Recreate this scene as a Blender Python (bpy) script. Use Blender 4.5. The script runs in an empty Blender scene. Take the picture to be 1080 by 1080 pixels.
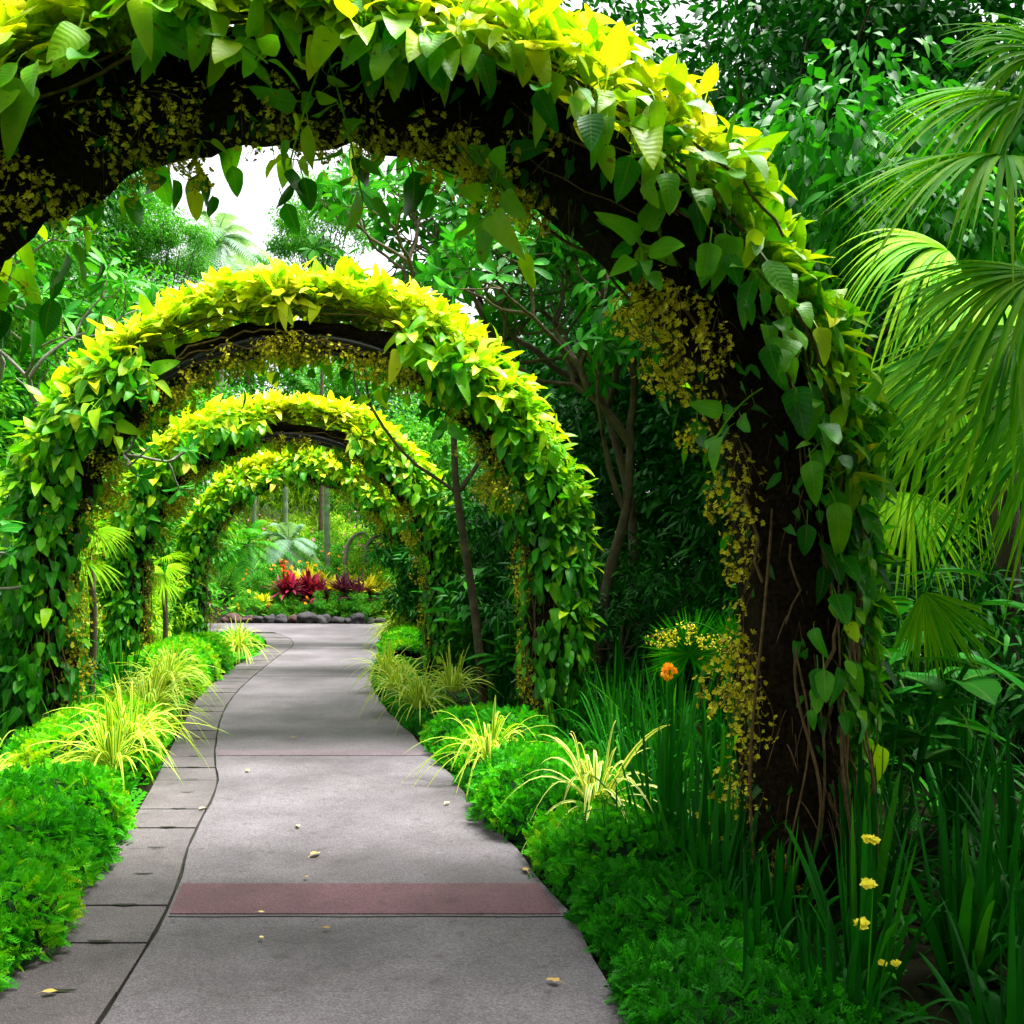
import bpy, math
import numpy as np
from math import radians, sin, cos, pi
C = bpy.context.scene.collection
sc = bpy.context.scene
R = np.random.default_rng(11)

# ------------------------------------------------------------------ camera, sky, sun, exposure
cam = bpy.data.objects.new('camera', bpy.data.cameras.new('camera'))
C.objects.link(cam); sc.camera = cam
EYE = 1.35
cam.location = (0, 0, EYE); cam.rotation_euler = (radians(90), 0, 0)
cam.data.sensor_width = 36; cam.data.lens = 33.33; cam.data.shift_y = 0.0657
cam.data.clip_start = 0.05; cam.data.clip_end = 2000
w = bpy.data.worlds.new('World'); sc.world = w; w.use_nodes = True
nt = w.node_tree; nt.nodes.clear()
SUN_EL, SUN_AZ = radians(72), radians(75)      # azimuth from +Y towards +X
sky = nt.nodes.new('ShaderNodeTexSky'); sky.sky_type = 'NISHITA'; sky.sun_disc = False
sky.sun_elevation = SUN_EL; sky.sun_rotation = SUN_AZ; sky.air_density = 1.0; sky.dust_density = 5; sky.ozone_density = 1
hs = nt.nodes.new('ShaderNodeHueSaturation'); hs.inputs['Saturation'].default_value = 0.12
bg = nt.nodes.new('ShaderNodeBackground'); bg.inputs['Strength'].default_value = 0.115
wo = nt.nodes.new('ShaderNodeOutputWorld')
nt.links.new(sky.outputs[0], hs.inputs['Color']); nt.links.new(hs.outputs[0], bg.inputs['Color']); nt.links.new(bg.outputs[0], wo.inputs[0])
sl = bpy.data.lights.new('sun', 'SUN'); sl.energy = 3.2; sl.angle = radians(32); sl.color = (1, .97, .93)
so = bpy.data.objects.new('sun', sl); C.objects.link(so)
so.rotation_euler = (pi/2 - SUN_EL, 0, -SUN_AZ + pi) ; so.location = (0, 0, 30)
sc.view_settings.view_transform = 'Standard'; sc.view_settings.look = 'None'
sc.view_settings.exposure = 2.2; sc.view_settings.gamma = 1
sc.render.engine = 'CYCLES'
sc.cycles.max_bounces = 7; sc.cycles.diffuse_bounces = 2; sc.cycles.glossy_bounces = 2; sc.cycles.transmission_bounces = 4
sc.cycles.transparent_max_bounces = 4; sc.cycles.use_denoising = True; sc.cycles.caustics_reflective = False; sc.cycles.caustics_refractive = False

# ------------------------------------------------------------------ helpers
def X(px, Y): return (px - 540) / 1000 * Y
def P(px, py, Y): return np.array([X(px, Y), Y, EYE - (py - 611) / 1000 * Y])
def U(a, b, n=None): return R.uniform(a, b, n)
def nrm(v): return v / np.maximum(np.linalg.norm(v, axis=-1, keepdims=True), 1e-9)

def props(o, label=None, cat=None, group=None, kind=None):
    for k, v in (('label', label), ('category', cat), ('group', group), ('kind', kind)):
        if v: o[k] = v
    return o
def thing(name, label, cat, loc=(0, 0, 0), rz=0, group=None):
    o = bpy.data.objects.new(name, None); C.objects.link(o); o.empty_display_size = .1
    o.location = tuple(float(c) for c in loc); o.rotation_euler = (0, 0, rz)
    return props(o, label, cat, group)

class G:
    """collects quads and builds ONE mesh; every vertex carries (across, along, tint)"""
    def __init__(s): s.v, s.f, s.a, s.m, s.n = [], [], [], [], 0
    def add(s, V, F, A=None, m=0):
        V = np.asarray(V, float).reshape(-1, 3); F = np.asarray(F, int)
        if A is None: A = np.zeros((len(V), 3))
        s.v.append(V); s.f.append(F + s.n); s.a.append(A); s.m.append(np.full(len(F), m)); s.n += len(V)
    def merge(s, g, m=None):
        for V, F, A, M in zip(g.v, g.f, g.a, g.m): pass
    def mesh(s, name, mats, smooth=True):
        V = np.concatenate(s.v); F = np.concatenate(s.f); A = np.concatenate(s.a); M = np.concatenate(s.m)
        me = bpy.data.meshes.new(name)
        me.vertices.add(len(V)); me.vertices.foreach_set('co', V.ravel().astype(np.float32))
        me.loops.add(F.size); me.loops.foreach_set('vertex_index', F.ravel().astype(np.int32))
        me.polygons.add(len(F)); me.polygons.foreach_set('loop_start', np.arange(0, F.size, F.shape[1], dtype=np.int32))
        me.polygons.foreach_set('material_index', M.astype(np.int32))
        me.polygons.foreach_set('use_smooth', np.full(len(F), smooth))
        at = me.attributes.new('lp', 'FLOAT_VECTOR', 'POINT'); at.data.foreach_set('vector', A.ravel().astype(np.float32))
        for mt in (mats if isinstance(mats, (list, tuple)) else [mats]): me.materials.append(mt)
        me.update(calc_edges=True); me.validate()
        return me
    def build(s, name, mats, parent=None, smooth=True):
        o = bpy.data.objects.new(name, s.mesh(name, mats, smooth)); C.objects.link(o)
        if parent is not None: o.parent = parent
        return o
def link(name, me, parent, loc=(0, 0, 0), rot=(0, 0, 0), scale=(1, 1, 1)):
    o = bpy.data.objects.new(name, me); C.objects.link(o); o.parent = parent
    o.location = tuple(map(float, loc)); o.rotation_euler = tuple(map(float, rot)); o.scale = tuple(map(float, scale)) if np.ndim(scale) else (scale,)*3
    return o

def strips(g, P0, D, Cr, L, W, drop, segs=6, prof=None, fold=.25, tint=0.5, m=0, power=2.0, wave=0):
    """curved blades: P0 + L(D t) - z L drop t^p; three vertices across"""
    P0 = np.atleast_2d(np.asarray(P0, float)); n = len(P0)
    D = nrm(np.broadcast_to(D, (n, 3))); Cr = nrm(np.broadcast_to(Cr, (n, 3)))
    L = np.broadcast_to(L, n)[:, None, None]; W = np.broadcast_to(W, n)[:, None, None]; drop = np.broadcast_to(drop, n)[:, None, None]
    t = np.linspace(0, 1, segs + 1)[None, :, None]
    if prof is None: prof = lambda t: np.minimum(1, .55 + 1.6 * t) * np.clip(1 - t, 0, 1) ** .55
    wv = prof(t[0, :, 0])[None, :, None] * W
    Z = np.array([0, 0, 1.0])
    Pc = P0[:, None, :] + L * D[:, None, :] * t - Z * L * drop * t ** power
    T = nrm(D[:, None, :] - Z * drop * power * np.maximum(t, 1e-4) ** (power - 1))
    c = nrm(Cr[:, None, :] - T * np.sum(Cr[:, None, :] * T, -1, keepdims=True))
    N = np.cross(c, T)
    up = fold * wv
    a = Pc - c * wv + N * up; b = Pc; d = Pc + c * wv + N * up
    V = np.stack([a, b, d], 2).reshape(-1, 3)
    k = segs + 1
    base = (np.arange(n) * k * 3)[:, None, None]
    r = (np.arange(segs) * 3)[None, :, None]
    q = np.array([[0, 1, 4, 3], [1, 2, 5, 4]])
    F = (base[..., None] + r[..., None] + q[None, None]).reshape(-1, 4)
    A = np.zeros((n, k, 3, 3)); A[..., 0] = np.array([-1, 0, 1.0]); A[..., 1] = t[..., 0][..., None] if False else t[0, :, 0][None, :, None]
    A[..., 2] = np.broadcast_to(tint, n)[:, None, None]
    g.add(V, F, A.reshape(-1, 3), m)

def template(prof, segs=6, curl=.25, fold=.2, pet=0, pw=.02, wav=0):
    t = np.linspace(0, 1, segs + 1); wv = np.interp(t, *zip(*prof))
    z = -curl * t ** 1.8
    ce = np.stack([0 * t, t, z], 1)
    wz = wav * np.sin(t * 9)
    l = np.stack([-wv, t, z + fold * wv + wz], 1); r = np.stack([wv, t, z + fold * wv - wz], 1)
    V = np.stack([l, ce, r], 1).reshape(-1, 3)
    F = [[3*i, 3*i+1, 3*i+4, 3*i+3] for i in range(segs)] + [[3*i+1, 3*i+2, 3*i+5, 3*i+4] for i in range(segs)]
    A = np.zeros((len(V), 3)); A[:, 0] = np.tile([-1, 0, 1], segs + 1); A[:, 1] = np.repeat(t, 3)
    if pet:
        n = len(V)
        V = np.concatenate([V, [[-pw, 0, 0], [pw, 0, 0], [pw, -pet*.6, -.04*pet], [-pw, -pet*.6, -.04*pet], [pw, -pet, -.25*pet], [-pw, -pet, -.25*pet]]])
        F += [[n, n+1, n+2, n+3], [n+3, n+2, n+4, n+5]]
        A = np.concatenate([A, np.tile([0, 0, 0], (6, 1))])
    return V, np.array(F), A
def scatter(g, tpl, pos, yd, nm, sc_, tint, m=0):
    pos = np.atleast_2d(pos); n = len(pos)
    if n == 0: return
    V, F, A = tpl
    y = nrm(yd); x = nrm(np.cross(y, nm)); z = np.cross(x, y)
    s = np.broadcast_to(sc_, n) if np.ndim(sc_) < 2 else sc_
    if s.ndim == 1: s = np.stack([s, s, s], 1)
    O = pos[:, None] + (V[None, :, 0:1] * s[:, None, 0:1]) * x[:, None] + (V[None, :, 1:2] * s[:, None, 1:2]) * y[:, None] + (V[None, :, 2:3] * s[:, None, 2:3]) * z[:, None]
    Fo = (F[None] + (np.arange(n) * len(V))[:, None, None]).reshape(-1, F.shape[1])
    Ao = np.broadcast_to(A, (n,) + A.shape).copy(); Ao[..., 2] = np.broadcast_to(tint, n)[:, None]
    g.add(O.reshape(-1, 3), Fo, Ao.reshape(-1, 3), m)

def tube(g, pts, rad, sides=6, m=0, tint=.5):
    pts = np.asarray(pts, float); n = len(pts); rad = np.broadcast_to(rad, n)
    T = nrm(np.gradient(pts, axis=0)); ref = np.array([0, 0, 1.0]) if abs(T[0, 2]) < .9 else np.array([1.0, 0, 0])
    a = nrm(np.cross(T[0], ref)); fr = []
    for i in range(n):
        a = nrm(a - T[i] * a.dot(T[i])); fr.append(a)
    a = np.array(fr); b = np.cross(T, a)
    th = np.arange(sides) / sides * 2 * pi
    V = pts[:, None] + rad[:, None, None] * (np.cos(th)[None, :, None] * a[:, None] + np.sin(th)[None, :, None] * b[:, None])
    i, j = np.meshgrid(np.arange(n - 1), np.arange(sides), indexing='ij'); j2 = (j + 1) % sides
    F = np.stack([i * sides + j, i * sides + j2, (i + 1) * sides + j2, (i + 1) * sides + j], -1).reshape(-1, 4)
    A = np.zeros((n * sides, 3)); A[:, 0] = np.tile(th / 6.3, n); A[:, 1] = np.repeat(np.linspace(0, 1, n), sides); A[:, 2] = tint
    g.add(V.reshape(-1, 3), F, A, m)
def smooth(pts, k=4):
    pts = np.asarray(pts, float); n = len(pts)
    t = np.arange(n); tt = np.linspace(0, n - 1, (n - 1) * k + 1)
    Q = np.vstack([2*pts[0]-pts[1], pts, 2*pts[-1]-pts[-2]]); out = []
    for u in tt:
        i = min(int(u), n - 2); f = u - i; p0, p1, p2, p3 = Q[i:i+4]
        out.append(.5*((2*p1)+(-p0+p2)*f+(2*p0-5*p1+4*p2-p3)*f*f+(-p0+3*p1-3*p2+p3)*f**3))
    return np.array(out)
def sphere(n=12, mth=8):
    V = []; F = []
    for i in range(mth + 1):
        for j in range(n):
            a = pi * i / mth; b = 2 * pi * j / n; V.append((sin(a)*cos(b), sin(a)*sin(b), cos(a)))
    for i in range(mth):
        for j in range(n): F.append([i*n+j, (i+1)*n+j, (i+1)*n+(j+1) % n, i*n+(j+1) % n])
    return np.array(V), np.array(F)
def rdir(n):
    return nrm(R.normal(size=(n, 3)))
def lump(p, f, seed=0.0):
    x, y, z = p[..., 0]*f+seed, p[..., 1]*f+seed*1.7, p[..., 2]*f-seed
    return (np.sin(x*1.3+np.sin(y*1.7+z))+np.sin(y*1.9+np.sin(z*1.3+x*.7))+np.sin(z*1.6+np.sin(x*2.1-y)))/3

# ------------------------------------------------------------------ materials
def nodemat(name):
    m = bpy.data.materials.new(name); m.use_nodes = True; t = m.node_tree
    b = t.nodes['Principled BSDF']; return m, t, b
def ramp(t, stops):
    r = t.nodes.new('ShaderNodeValToRGB'); e = r.color_ramp.elements
    while len(e) > 1: e.remove(e[-1])
    for i, (p, c) in enumerate(stops):
        if i == 0: e[0].position = p; e[0].color = (*c, 1)
        else: q = e.new(p); q.color = (*c, 1)
    return r
def math_(t, op, a, b=None):
    n = t.nodes.new('ShaderNodeMath'); n.operation = op
    for i, v in enumerate((a, b)):
        if v is None: continue
        if isinstance(v, (int, float)): n.inputs[i].default_value = v
        else: t.links.new(v, n.inputs[i])
    return n.outputs[0]
def mixc(t, f, a, b, mode='MIX'):
    n = t.nodes.new('ShaderNodeMix'); n.data_type = 'RGBA'; n.blend_type = mode
    for s, v in ((n.inputs[0], f), (n.inputs[6], a), (n.inputs[7], b)):
        if isinstance(v, (int, float)): s.default_value = v
        elif isinstance(v, tuple): s.default_value = (*v, 1)
        else: t.links.new(v, s)
    return n.outputs[2]
def leafmat(name, stops, rough=.4, trans=.3, vein=0, spec=.22, stripe=None, tbright=1.3, mottled=.25):
    m, t, b = nodemat(name); L = t.links
    a = t.nodes.new('ShaderNodeAttribute'); a.attribute_name = 'lp'
    s = t.nodes.new('ShaderNodeSeparateXYZ'); L.new(a.outputs['Vector'], s.inputs[0])
    r = ramp(t, stops)
    no = t.nodes.new('ShaderNodeTexNoise'); no.inputs['Scale'].default_value = 9; no.inputs['Detail'].default_value = 3
    tc = t.nodes.new('ShaderNodeTexCoord'); L.new(tc.outputs['Object'], no.inputs['Vector'])
    v = math_(t, 'ADD', s.outputs[2], math_(t, 'MULTIPLY', math_(t, 'SUBTRACT', no.outputs[0], .5), mottled))
    L.new(v, r.inputs[0]); col = r.outputs[0]
    ax = math_(t, 'ABSOLUTE', s.outputs[0])
    if stripe:
        f = math_(t, 'GREATER_THAN', ax, stripe[1]) if stripe[2] else math_(t, 'LESS_THAN', ax, stripe[1])
        col = mixc(t, f, col, stripe[0])
    if vein:
        mid = math_(t, 'LESS_THAN', ax, .07)
        wv = math_(t, 'SINE', math_(t, 'MULTIPLY', math_(t, 'SUBTRACT', s.outputs[1], math_(t, 'MULTIPLY', ax, .16)), 60))
        sv = math_(t, 'MULTIPLY', math_(t, 'GREATER_THAN', wv, .82), .35)
        f = math_(t, 'MULTIPLY', math_(t, 'MAXIMUM', mid, sv), vein)
        g_ = mixc(t, .5, col, (.55, .62, .12))
        col = mixc(t, f, col, g_)
        bp = t.nodes.new('ShaderNodeBump'); bp.inputs['Strength'].default_value = .10; bp.inputs['Distance'].default_value = .004
        L.new(math_(t, 'ADD', wv, mid), bp.inputs['Height']); L.new(bp.outputs[0], b.inputs['Normal'])
    if vein:
        n2 = t.nodes.new('ShaderNodeTexNoise'); n2.inputs['Scale'].default_value = 26; n2.inputs['Detail'].default_value = 4; L.new(tc.outputs['Object'], n2.inputs['Vector'])
        col = mixc(t, math_(t, 'MULTIPLY', math_(t, 'GREATER_THAN', n2.outputs[0], .69), .75), col, (.16, .09, .015))
    L.new(col, b.inputs['Base Color']); b.inputs['Roughness'].default_value = rough
    b.inputs['Specular IOR Level'].default_value = spec
    if trans:
        tr = t.nodes.new('ShaderNodeBsdfTranslucent'); tcol = mixc(t, 1.0, col, (tbright, tbright, .55), 'MULTIPLY'); L.new(tcol, tr.inputs[0])
        mx = t.nodes.new('ShaderNodeMixShader'); mx.inputs[0].default_value = trans
        L.new(b.outputs[0], mx.inputs[1]); L.new(tr.outputs[0], mx.inputs[2]); L.new(mx.outputs[0], t.nodes['Material Output'].inputs[0])
    return m
def rockmat(name, c1, c2, scale=8, rough=.9, bump=.5, detail=8, spec=.3):
    m, t, b = nodemat(name); L = t.links
    tc = t.nodes.new('ShaderNodeTexCoord')
    n = t.nodes.new('ShaderNodeTexNoise'); n.inputs['Scale'].default_value = scale; n.inputs['Detail'].default_value = detail; n.inputs['Roughness'].default_value = .65
    L.new(tc.outputs['Object'], n.inputs['Vector'])
    r = ramp(t, [(.3, c1), (.7, c2)]); L.new(n.outputs[0], r.inputs[0]); L.new(r.outputs[0], b.inputs['Base Color'])
    b.inputs['Roughness'].default_value = rough; b.inputs['Specular IOR Level'].default_value = spec
    bp = t.nodes.new('ShaderNodeBump'); bp.inputs['Strength'].default_value = bump; bp.inputs['Distance'].default_value = .03
    L.new(n.outputs[0], bp.inputs['Height']); L.new(bp.outputs[0], b.inputs['Normal'])
    return m
def pathmat(name, c1, c2, grain=.35, joints=False):
    m, t, b = nodemat(name); L = t.links
    tc = t.nodes.new('ShaderNodeTexCoord')
    def noise(s, d=4, rg=.6):
        n = t.nodes.new('ShaderNodeTexNoise'); n.inputs['Scale'].default_value = s; n.inputs['Detail'].default_value = d; n.inputs['Roughness'].default_value = rg
        L.new(tc.outputs['Object'], n.inputs['Vector']); return n.outputs[0]
    big = noise(1.3, 5); r = ramp(t, [(.3, c1), (.72, c2)]); L.new(big, r.inputs[0])
    vo = t.nodes.new('ShaderNodeTexVoronoi'); vo.inputs['Scale'].default_value = 170; L.new(tc.outputs['Object'], vo.inputs['Vector'])
    sp = t.nodes.new('ShaderNodeSeparateXYZ'); L.new(vo.outputs['Color'], sp.inputs[0])
    rr = ramp(t, [(0, (.45, .43, .43)), (.5, (.95, .95, .95)), (1, (1.6, 1.6, 1.62))]); L.new(sp.outputs[0], rr.inputs[0])
    c = mixc(t, grain, r.outputs[0], mixc(t, 1.0, r.outputs[0], rr.outputs[0], 'MULTIPLY'))
    st = noise(.5, 6, .7); r3 = ramp(t, [(.36, (.55, .53, .52)), (.56, (1, 1, 1))]); L.new(st, r3.inputs[0])
    c = mixc(t, 1.0, c, r3.outputs[0], 'MULTIPLY')
    sp2 = noise(14, 3, .5); r4 = ramp(t, [(.3, (.62, .6, .58)), (.4, (1, 1, 1))]); L.new(sp2, r4.inputs[0])
    c = mixc(t, .8, c, mixc(t, 1.0, c, r4.outputs[0], 'MULTIPLY'))
    L.new(c, b.inputs['Base Color']); b.inputs['Roughness'].default_value = .6; b.inputs['Specular IOR Level'].default_value = .35
    bp = t.nodes.new('ShaderNodeBump'); bp.inputs['Strength'].default_value = .5; bp.inputs['Distance'].default_value = .004
    L.new(vo.outputs['Distance'], bp.inputs['Height']); L.new(bp.outputs[0], b.inputs['Normal'])
    return m

M = {}
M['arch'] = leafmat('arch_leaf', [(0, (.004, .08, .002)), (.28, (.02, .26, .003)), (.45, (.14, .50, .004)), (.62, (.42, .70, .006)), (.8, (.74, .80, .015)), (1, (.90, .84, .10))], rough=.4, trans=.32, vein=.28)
M['tree'] = leafmat('tree_leaf', [(0, (.002, .035, .003)), (.5, (.005, .10, .005)), (1, (.03, .24, .006))], rough=.5, trans=.15, spec=.14)  # shaded copy; the gloom of the wood is put into a lowered green
M['treelit'] = leafmat('lit_tree_leaf', [(0, (.006, .10, .005)), (.5, (.03, .26, .008)), (1, (.16, .42, .015))], rough=.5, spec=.1, trans=.3)  # lit copy of the tree leaf; light on open trees put into the colour
M['frangi'] = leafmat('frangipani_leaf', [(0, (.006, .11, .006)), (.5, (.015, .24, .012)), (1, (.08, .42, .015))], rough=.4, spec=.14, trans=.28, vein=.35)
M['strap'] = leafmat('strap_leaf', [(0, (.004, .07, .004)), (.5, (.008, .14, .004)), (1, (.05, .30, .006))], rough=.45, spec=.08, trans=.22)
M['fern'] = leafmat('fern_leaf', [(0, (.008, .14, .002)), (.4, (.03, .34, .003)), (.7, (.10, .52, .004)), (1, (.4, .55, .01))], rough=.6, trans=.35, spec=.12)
M['spider'] = leafmat('spider_leaf', [(0, (.03, .22, .01)), (1, (.12, .42, .01))], rough=.4, trans=.3, stripe=((.62, .68, .07), .45, True))
M['spiderpale'] = leafmat('pale_striped_leaf', [(0, (.04, .25, .01)), (1, (.12, .42, .01))], rough=.4, trans=.3, stripe=((.80, .78, .20), .35, True))
M['fan'] = leafmat('fan_palm_leaf', [(0, (.006, .12, .003)), (.4, (.018, .26, .002)), (.75, (.12, .46, .002)), (1, (.28, .55, .006))], rough=.55, spec=.05, trans=.32)
M['orchid'] = leafmat('orchid_petal', [(0, (.30, .26, .006)), (.5, (.62, .56, .010)), (1, (.90, .84, .05))], rough=.5, trans=.3, mottled=.4)
M['orange'] = leafmat('orange_petal', [(0, (.8, .22, .005)), (1, (.95, .42, .01))], rough=.5, trans=.3)
M['red'] = leafmat('red_petal', [(0, (.5, .003, .006)), (1, (.75, .008, .01))], rough=.5, trans=.1, spec=.1, mottled=0)
M['pink'] = leafmat('pink_petal', [(0, (.7, .08, .35)), (1, (.85, .4, .6))], rough=.5, trans=.3)
M['cordy'] = leafmat('cordyline_leaf', [(0, (.05, .004, .015)), (.5, (.22, .01, .05)), (1, (.5, .03, .09))], rough=.35, trans=.2)
M['purple'] = leafmat('purple_leaf', [(0, (.03, .006, .02)), (.6, (.13, .02, .06)), (1, (.25, .07, .14))], rough=.35, trans=.2)
M['yellowleaf'] = leafmat('yellow_leaf', [(0, (.3, .45, .01)), (.5, (.7, .65, .02)), (1, (.9, .7, .04))], rough=.45, trans=.3)
M['lime'] = leafmat('lime_leaf', [(0, (.05, .30, .005)), (.5, (.25, .52, .008)), (1, (.6, .68, .015))], rough=.45, trans=.35)
M['dry'] = leafmat('dry_leaf', [(0, (.3, .16, .05)), (.6, (.6, .42, .10)), (1, (.75, .68, .40))], rough=.7, trans=.1, vein=.4)
M['blue'] = leafmat('hazed_blue_palm_leaf', [(0, (.10, .24, .13)), (1, (.26, .42, .28))], rough=.5, trans=.4)  # far palms' haze put into the pale colour; bed palm is blue-green itself
M['tubeblack'] = rockmat('black_pipe', (.002, .002, .0025), (.004, .004, .005), 20, .3, .03, spec=.35)
M['roots'] = rockmat('root_mat', (.001, .001, .0005), (.03, .021, .009), 38, .95, 1, spec=.05)
M['vine'] = rockmat('vine_stem', (.045, .025, .008), (.20, .13, .035), 25, .7, .4)
M['bark'] = rockmat('bark_grey', (.10, .095, .07), (.30, .29, .24), 9, .85, .8)
M['barkdark'] = rockmat('bark_brown', (.035, .03, .015), (.13, .10, .06), 7, .9, .9)
M['moss'] = rockmat('mossy_bark', (.05, .07, .01), (.22, .20, .12), 8, .9, .9)
M['soil'] = rockmat('soil', (.004, .006, .002), (.016, .016, .007), 3, .95, .8, spec=.05)
M['rock'] = rockmat('lava_rock', (.008, .008, .009), (.06, .056, .06), 5, .85, .9)
M['rockred'] = rockmat('red_rock', (.02, .010, .010), (.09, .045, .04), 5, .85, .9)
M['rockmoss'] = rockmat('mossy_rock', (.03, .06, .01), (.12, .13, .05), 5, .9, .9)
M['path'] = pathmat('path_aggregate', (.078, .070, .078), (.145, .130, .142), .7)
M['band'] = pathmat('path_red_band', (.085, .034, .045), (.14, .062, .078), .6)
M['bandfaint'] = pathmat('path_faint_band', (.105, .075, .09), (.155, .12, .135), .6)
M['slab'] = pathmat('border_slab', (.06, .052, .054), (.125, .108, .112), .6)
M['gap'] = rockmat('joint_gap', (.006, .008, .004), (.025, .035, .012), 12, .95, .3)
M['pole'] = rockmat('bamboo_pole', (.06, .12, .05), (.20, .26, .14), 4, .6, .2)
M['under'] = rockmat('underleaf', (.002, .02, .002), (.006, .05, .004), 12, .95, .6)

# ------------------------------------------------------------------ ground and path
PR = np.array([(.50, 0), (.45, 1.6), (.35, 2.91), (.23, 3.81), (-.05, 5.02), (-.30, 6.03), (-.68, 7.54), (-1.36, 10.07), (-1.93, 12.98), (-2.42, 17.1), (-2.75, 20), (-3.25, 24), (-3.55, 27)])
PL = np.array([(-1.55, 0), (-1.62, 1.6), (-1.72, 3.0), (-1.83, 3.81), (-2.03, 4.9), (-2.35, 6.2), (-2.97, 8.49), (-3.68, 11.3), (-4.24, 14.4), (-4.62, 17.1), (-5.05, 19.5), (-5.8, 22), (-6.9, 24.5)])
JL = np.array([(-1.08, 0), (-1.14, 1.6), (-1.26, 2.89), (-1.43, 3.98), (-1.66, 4.9), (-1.93, 6.2), (-2.32, 7.4), (-2.90, 9.5), (-3.34, 11.6), (-3.78, 14.4), (-4.15, 17.0), (-4.5, 19.5), (-5.2, 22), (-6.3, 24.7)])
def cx(tab, y): return np.interp(y, tab[:, 1], tab[:, 0])
def sm(tab):
    q = smooth(np.c_[tab, np.zeros(len(tab))], 6); return q[:, :2]
PR, PL, JL = sm(PR), sm(PL), sm(JL)
def gz(x, y):
    x = np.asarray(x, float); y = np.asarray(y, float)
    hill = np.clip(y - 29.6, 0, 60) * .17
    rr = np.clip(x - cx(PR, np.clip(y, 0, 27)) - 1.0, 0, 12) * .05 * np.clip((y + 2) / 6, 0, 1)
    return hill * .9 + rr - .03
g = G()
xs = np.unique(np.concatenate([np.linspace(-300, -20, 15), np.linspace(-20, 20, 90), np.linspace(20, 300, 15)]))
ys = np.unique(np.concatenate([np.linspace(-100, -4, 8), np.linspace(-4, 60, 120), np.linspace(60, 400, 15)]))
XX, YY = np.meshgrid(xs, ys, indexing='ij')
ZZ = gz(XX, YY) + .015 * np.sin(XX*3+YY) * (np.abs(XX) > 5)
i, j = np.meshgrid(np.arange(len(xs)-1), np.arange(len(ys)-1), indexing='ij'); n = len(ys)
g.add(np.stack([XX, YY, ZZ], -1), np.stack([i*n+j, (i+1)*n+j, (i+1)*n+j+1, i*n+j+1], -1).reshape(-1, 4))
props(g.build('ground', M['soil']), kind='structure')

def ribbon(a, b, z, depth=.09):
    """solid slab between two polylines of equal length"""
    g = G(); n = len(a)
    T = np.concatenate([np.c_[a, np.full(n, z)], np.c_[b, np.full(n, z)], np.c_[a, np.full(n, z-depth)], np.c_[b, np.full(n, z-depth)]])
    i = np.arange(n-1)
    F = np.concatenate([np.stack([i, n+i, n+i+1, i+1], 1), np.stack([i, i+1, 2*n+i+1, 2*n+i], 1), np.stack([n+i, 3*n+i, 3*n+i+1, n+i+1], 1), [[0, 2*n, 3*n, n]], [[n-1, 2*n-1, 4*n-1, 3*n-1]]])
    g.add(T, F); return g
yy = np.linspace(-3, 24.2, 120)
ja = np.c_[cx(JL, yy) + .007 + .004*np.sin(yy*9), yy]; jb = np.c_[cx(PR, yy) + .012*np.sin(yy*7), yy]
props(ribbon(ja, jb, 0).build('path', M['path'], smooth=False), kind='structure')
# crossing path at the far end
yt = np.array([24.2, 29.2]); g = G()
cr = ribbon(np.array([(-22., 23.9), (-13, 24.0), (-6.3, 24.2), (-3.25, 24.2), (3, 24.2), (12, 23.0)]), np.array([(-22., 31.5), (-13, 29.8), (-9, 29.2), (-4, 28.6), (3, 27.6), (12, 25.6)]), 0)
o = cr.build('crossing_path', M['path'], smooth=False); props(o, kind='structure')
# red bands across the path, laid 4 mm proud
def band(y0, y1, name='red_band', mat='band'):
    n = 12; t = np.linspace(0, 1, n)
    lo = np.c_[cx(JL, y0)+.02+(cx(PR, y0)-cx(JL, y0)-.05)*t, np.full(n, y0)]; hi = np.c_[cx(JL, y1)+.02+(cx(PR, y1)-cx(JL, y1)-.05)*t, np.full(n, y1)]
    props(ribbon(hi, lo, .004, .003).build(name, M[mat], smooth=False), kind='structure')
band(3.82, 4.20); band(7.25, 7.5, 'faint_band', 'bandfaint')
g = G()
for y in (3.79, 13.2, 18.4):
    n = 10; t = np.linspace(0, 1, n); xl = cx(JL, y)+.02; xr = cx(PR, y)-.02
    pts = np.c_[xl+(xr-xl)*t, np.full(n, y)+.004*np.sin(t*40), np.full(n, .001)]
    tube(g, pts, .0028, 4)
props(g.build('path_joint', M['gap']), kind='structure')
# border slabs with their gaps
y = -1.0; g = G(); holes = G(); k = 0
while y < 23.5:
    h = .41 + .015*np.sin(k*2.1); y0, y1 = y + .005, y + h - .005
    a = np.array([(cx(PL, v), v) for v in (y0, (y0+y1)/2, y1)]); b = np.array([(cx(JL, v) - .008, v) for v in (y0, (y0+y1)/2, y1)])
    r = ribbon(a, b, .001 + .003*np.sin(k*1.7), .08)
    g.add(r.v[0], r.f[0])
    if k % 1 == 0:
        mx = cx(PL, y) * .42 + cx(JL, y) * .58
        t = np.linspace(0, 2*pi, 13)[:-1]; ring = np.c_[mx + .05*np.cos(t), y + .011*np.sin(t)*(1+.3*np.sin(3*t)), np.full(12, .0068)]
        V = np.vstack([ring, [mx, y, .0068]]); holes.add(V, [[q, (q+1) % 12, (q+2) % 12, 12] for q in range(0, 12, 2)])
    y += h; k += 1
props(g.build('border_slabs', M['slab'], smooth=False), kind='structure')
props(holes.build('drain_slots', M['gap'], smooth=False), kind='structure')
yy2 = np.linspace(-3, 24.2, 100)
a = np.c_[cx(PL, yy2), yy2]; b = np.c_[cx(JL, yy2) + .012, yy2]
props(ribbon(a, b, -.02, .05).build('border_bed', M['gap'], smooth=False), kind='structure')

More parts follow.
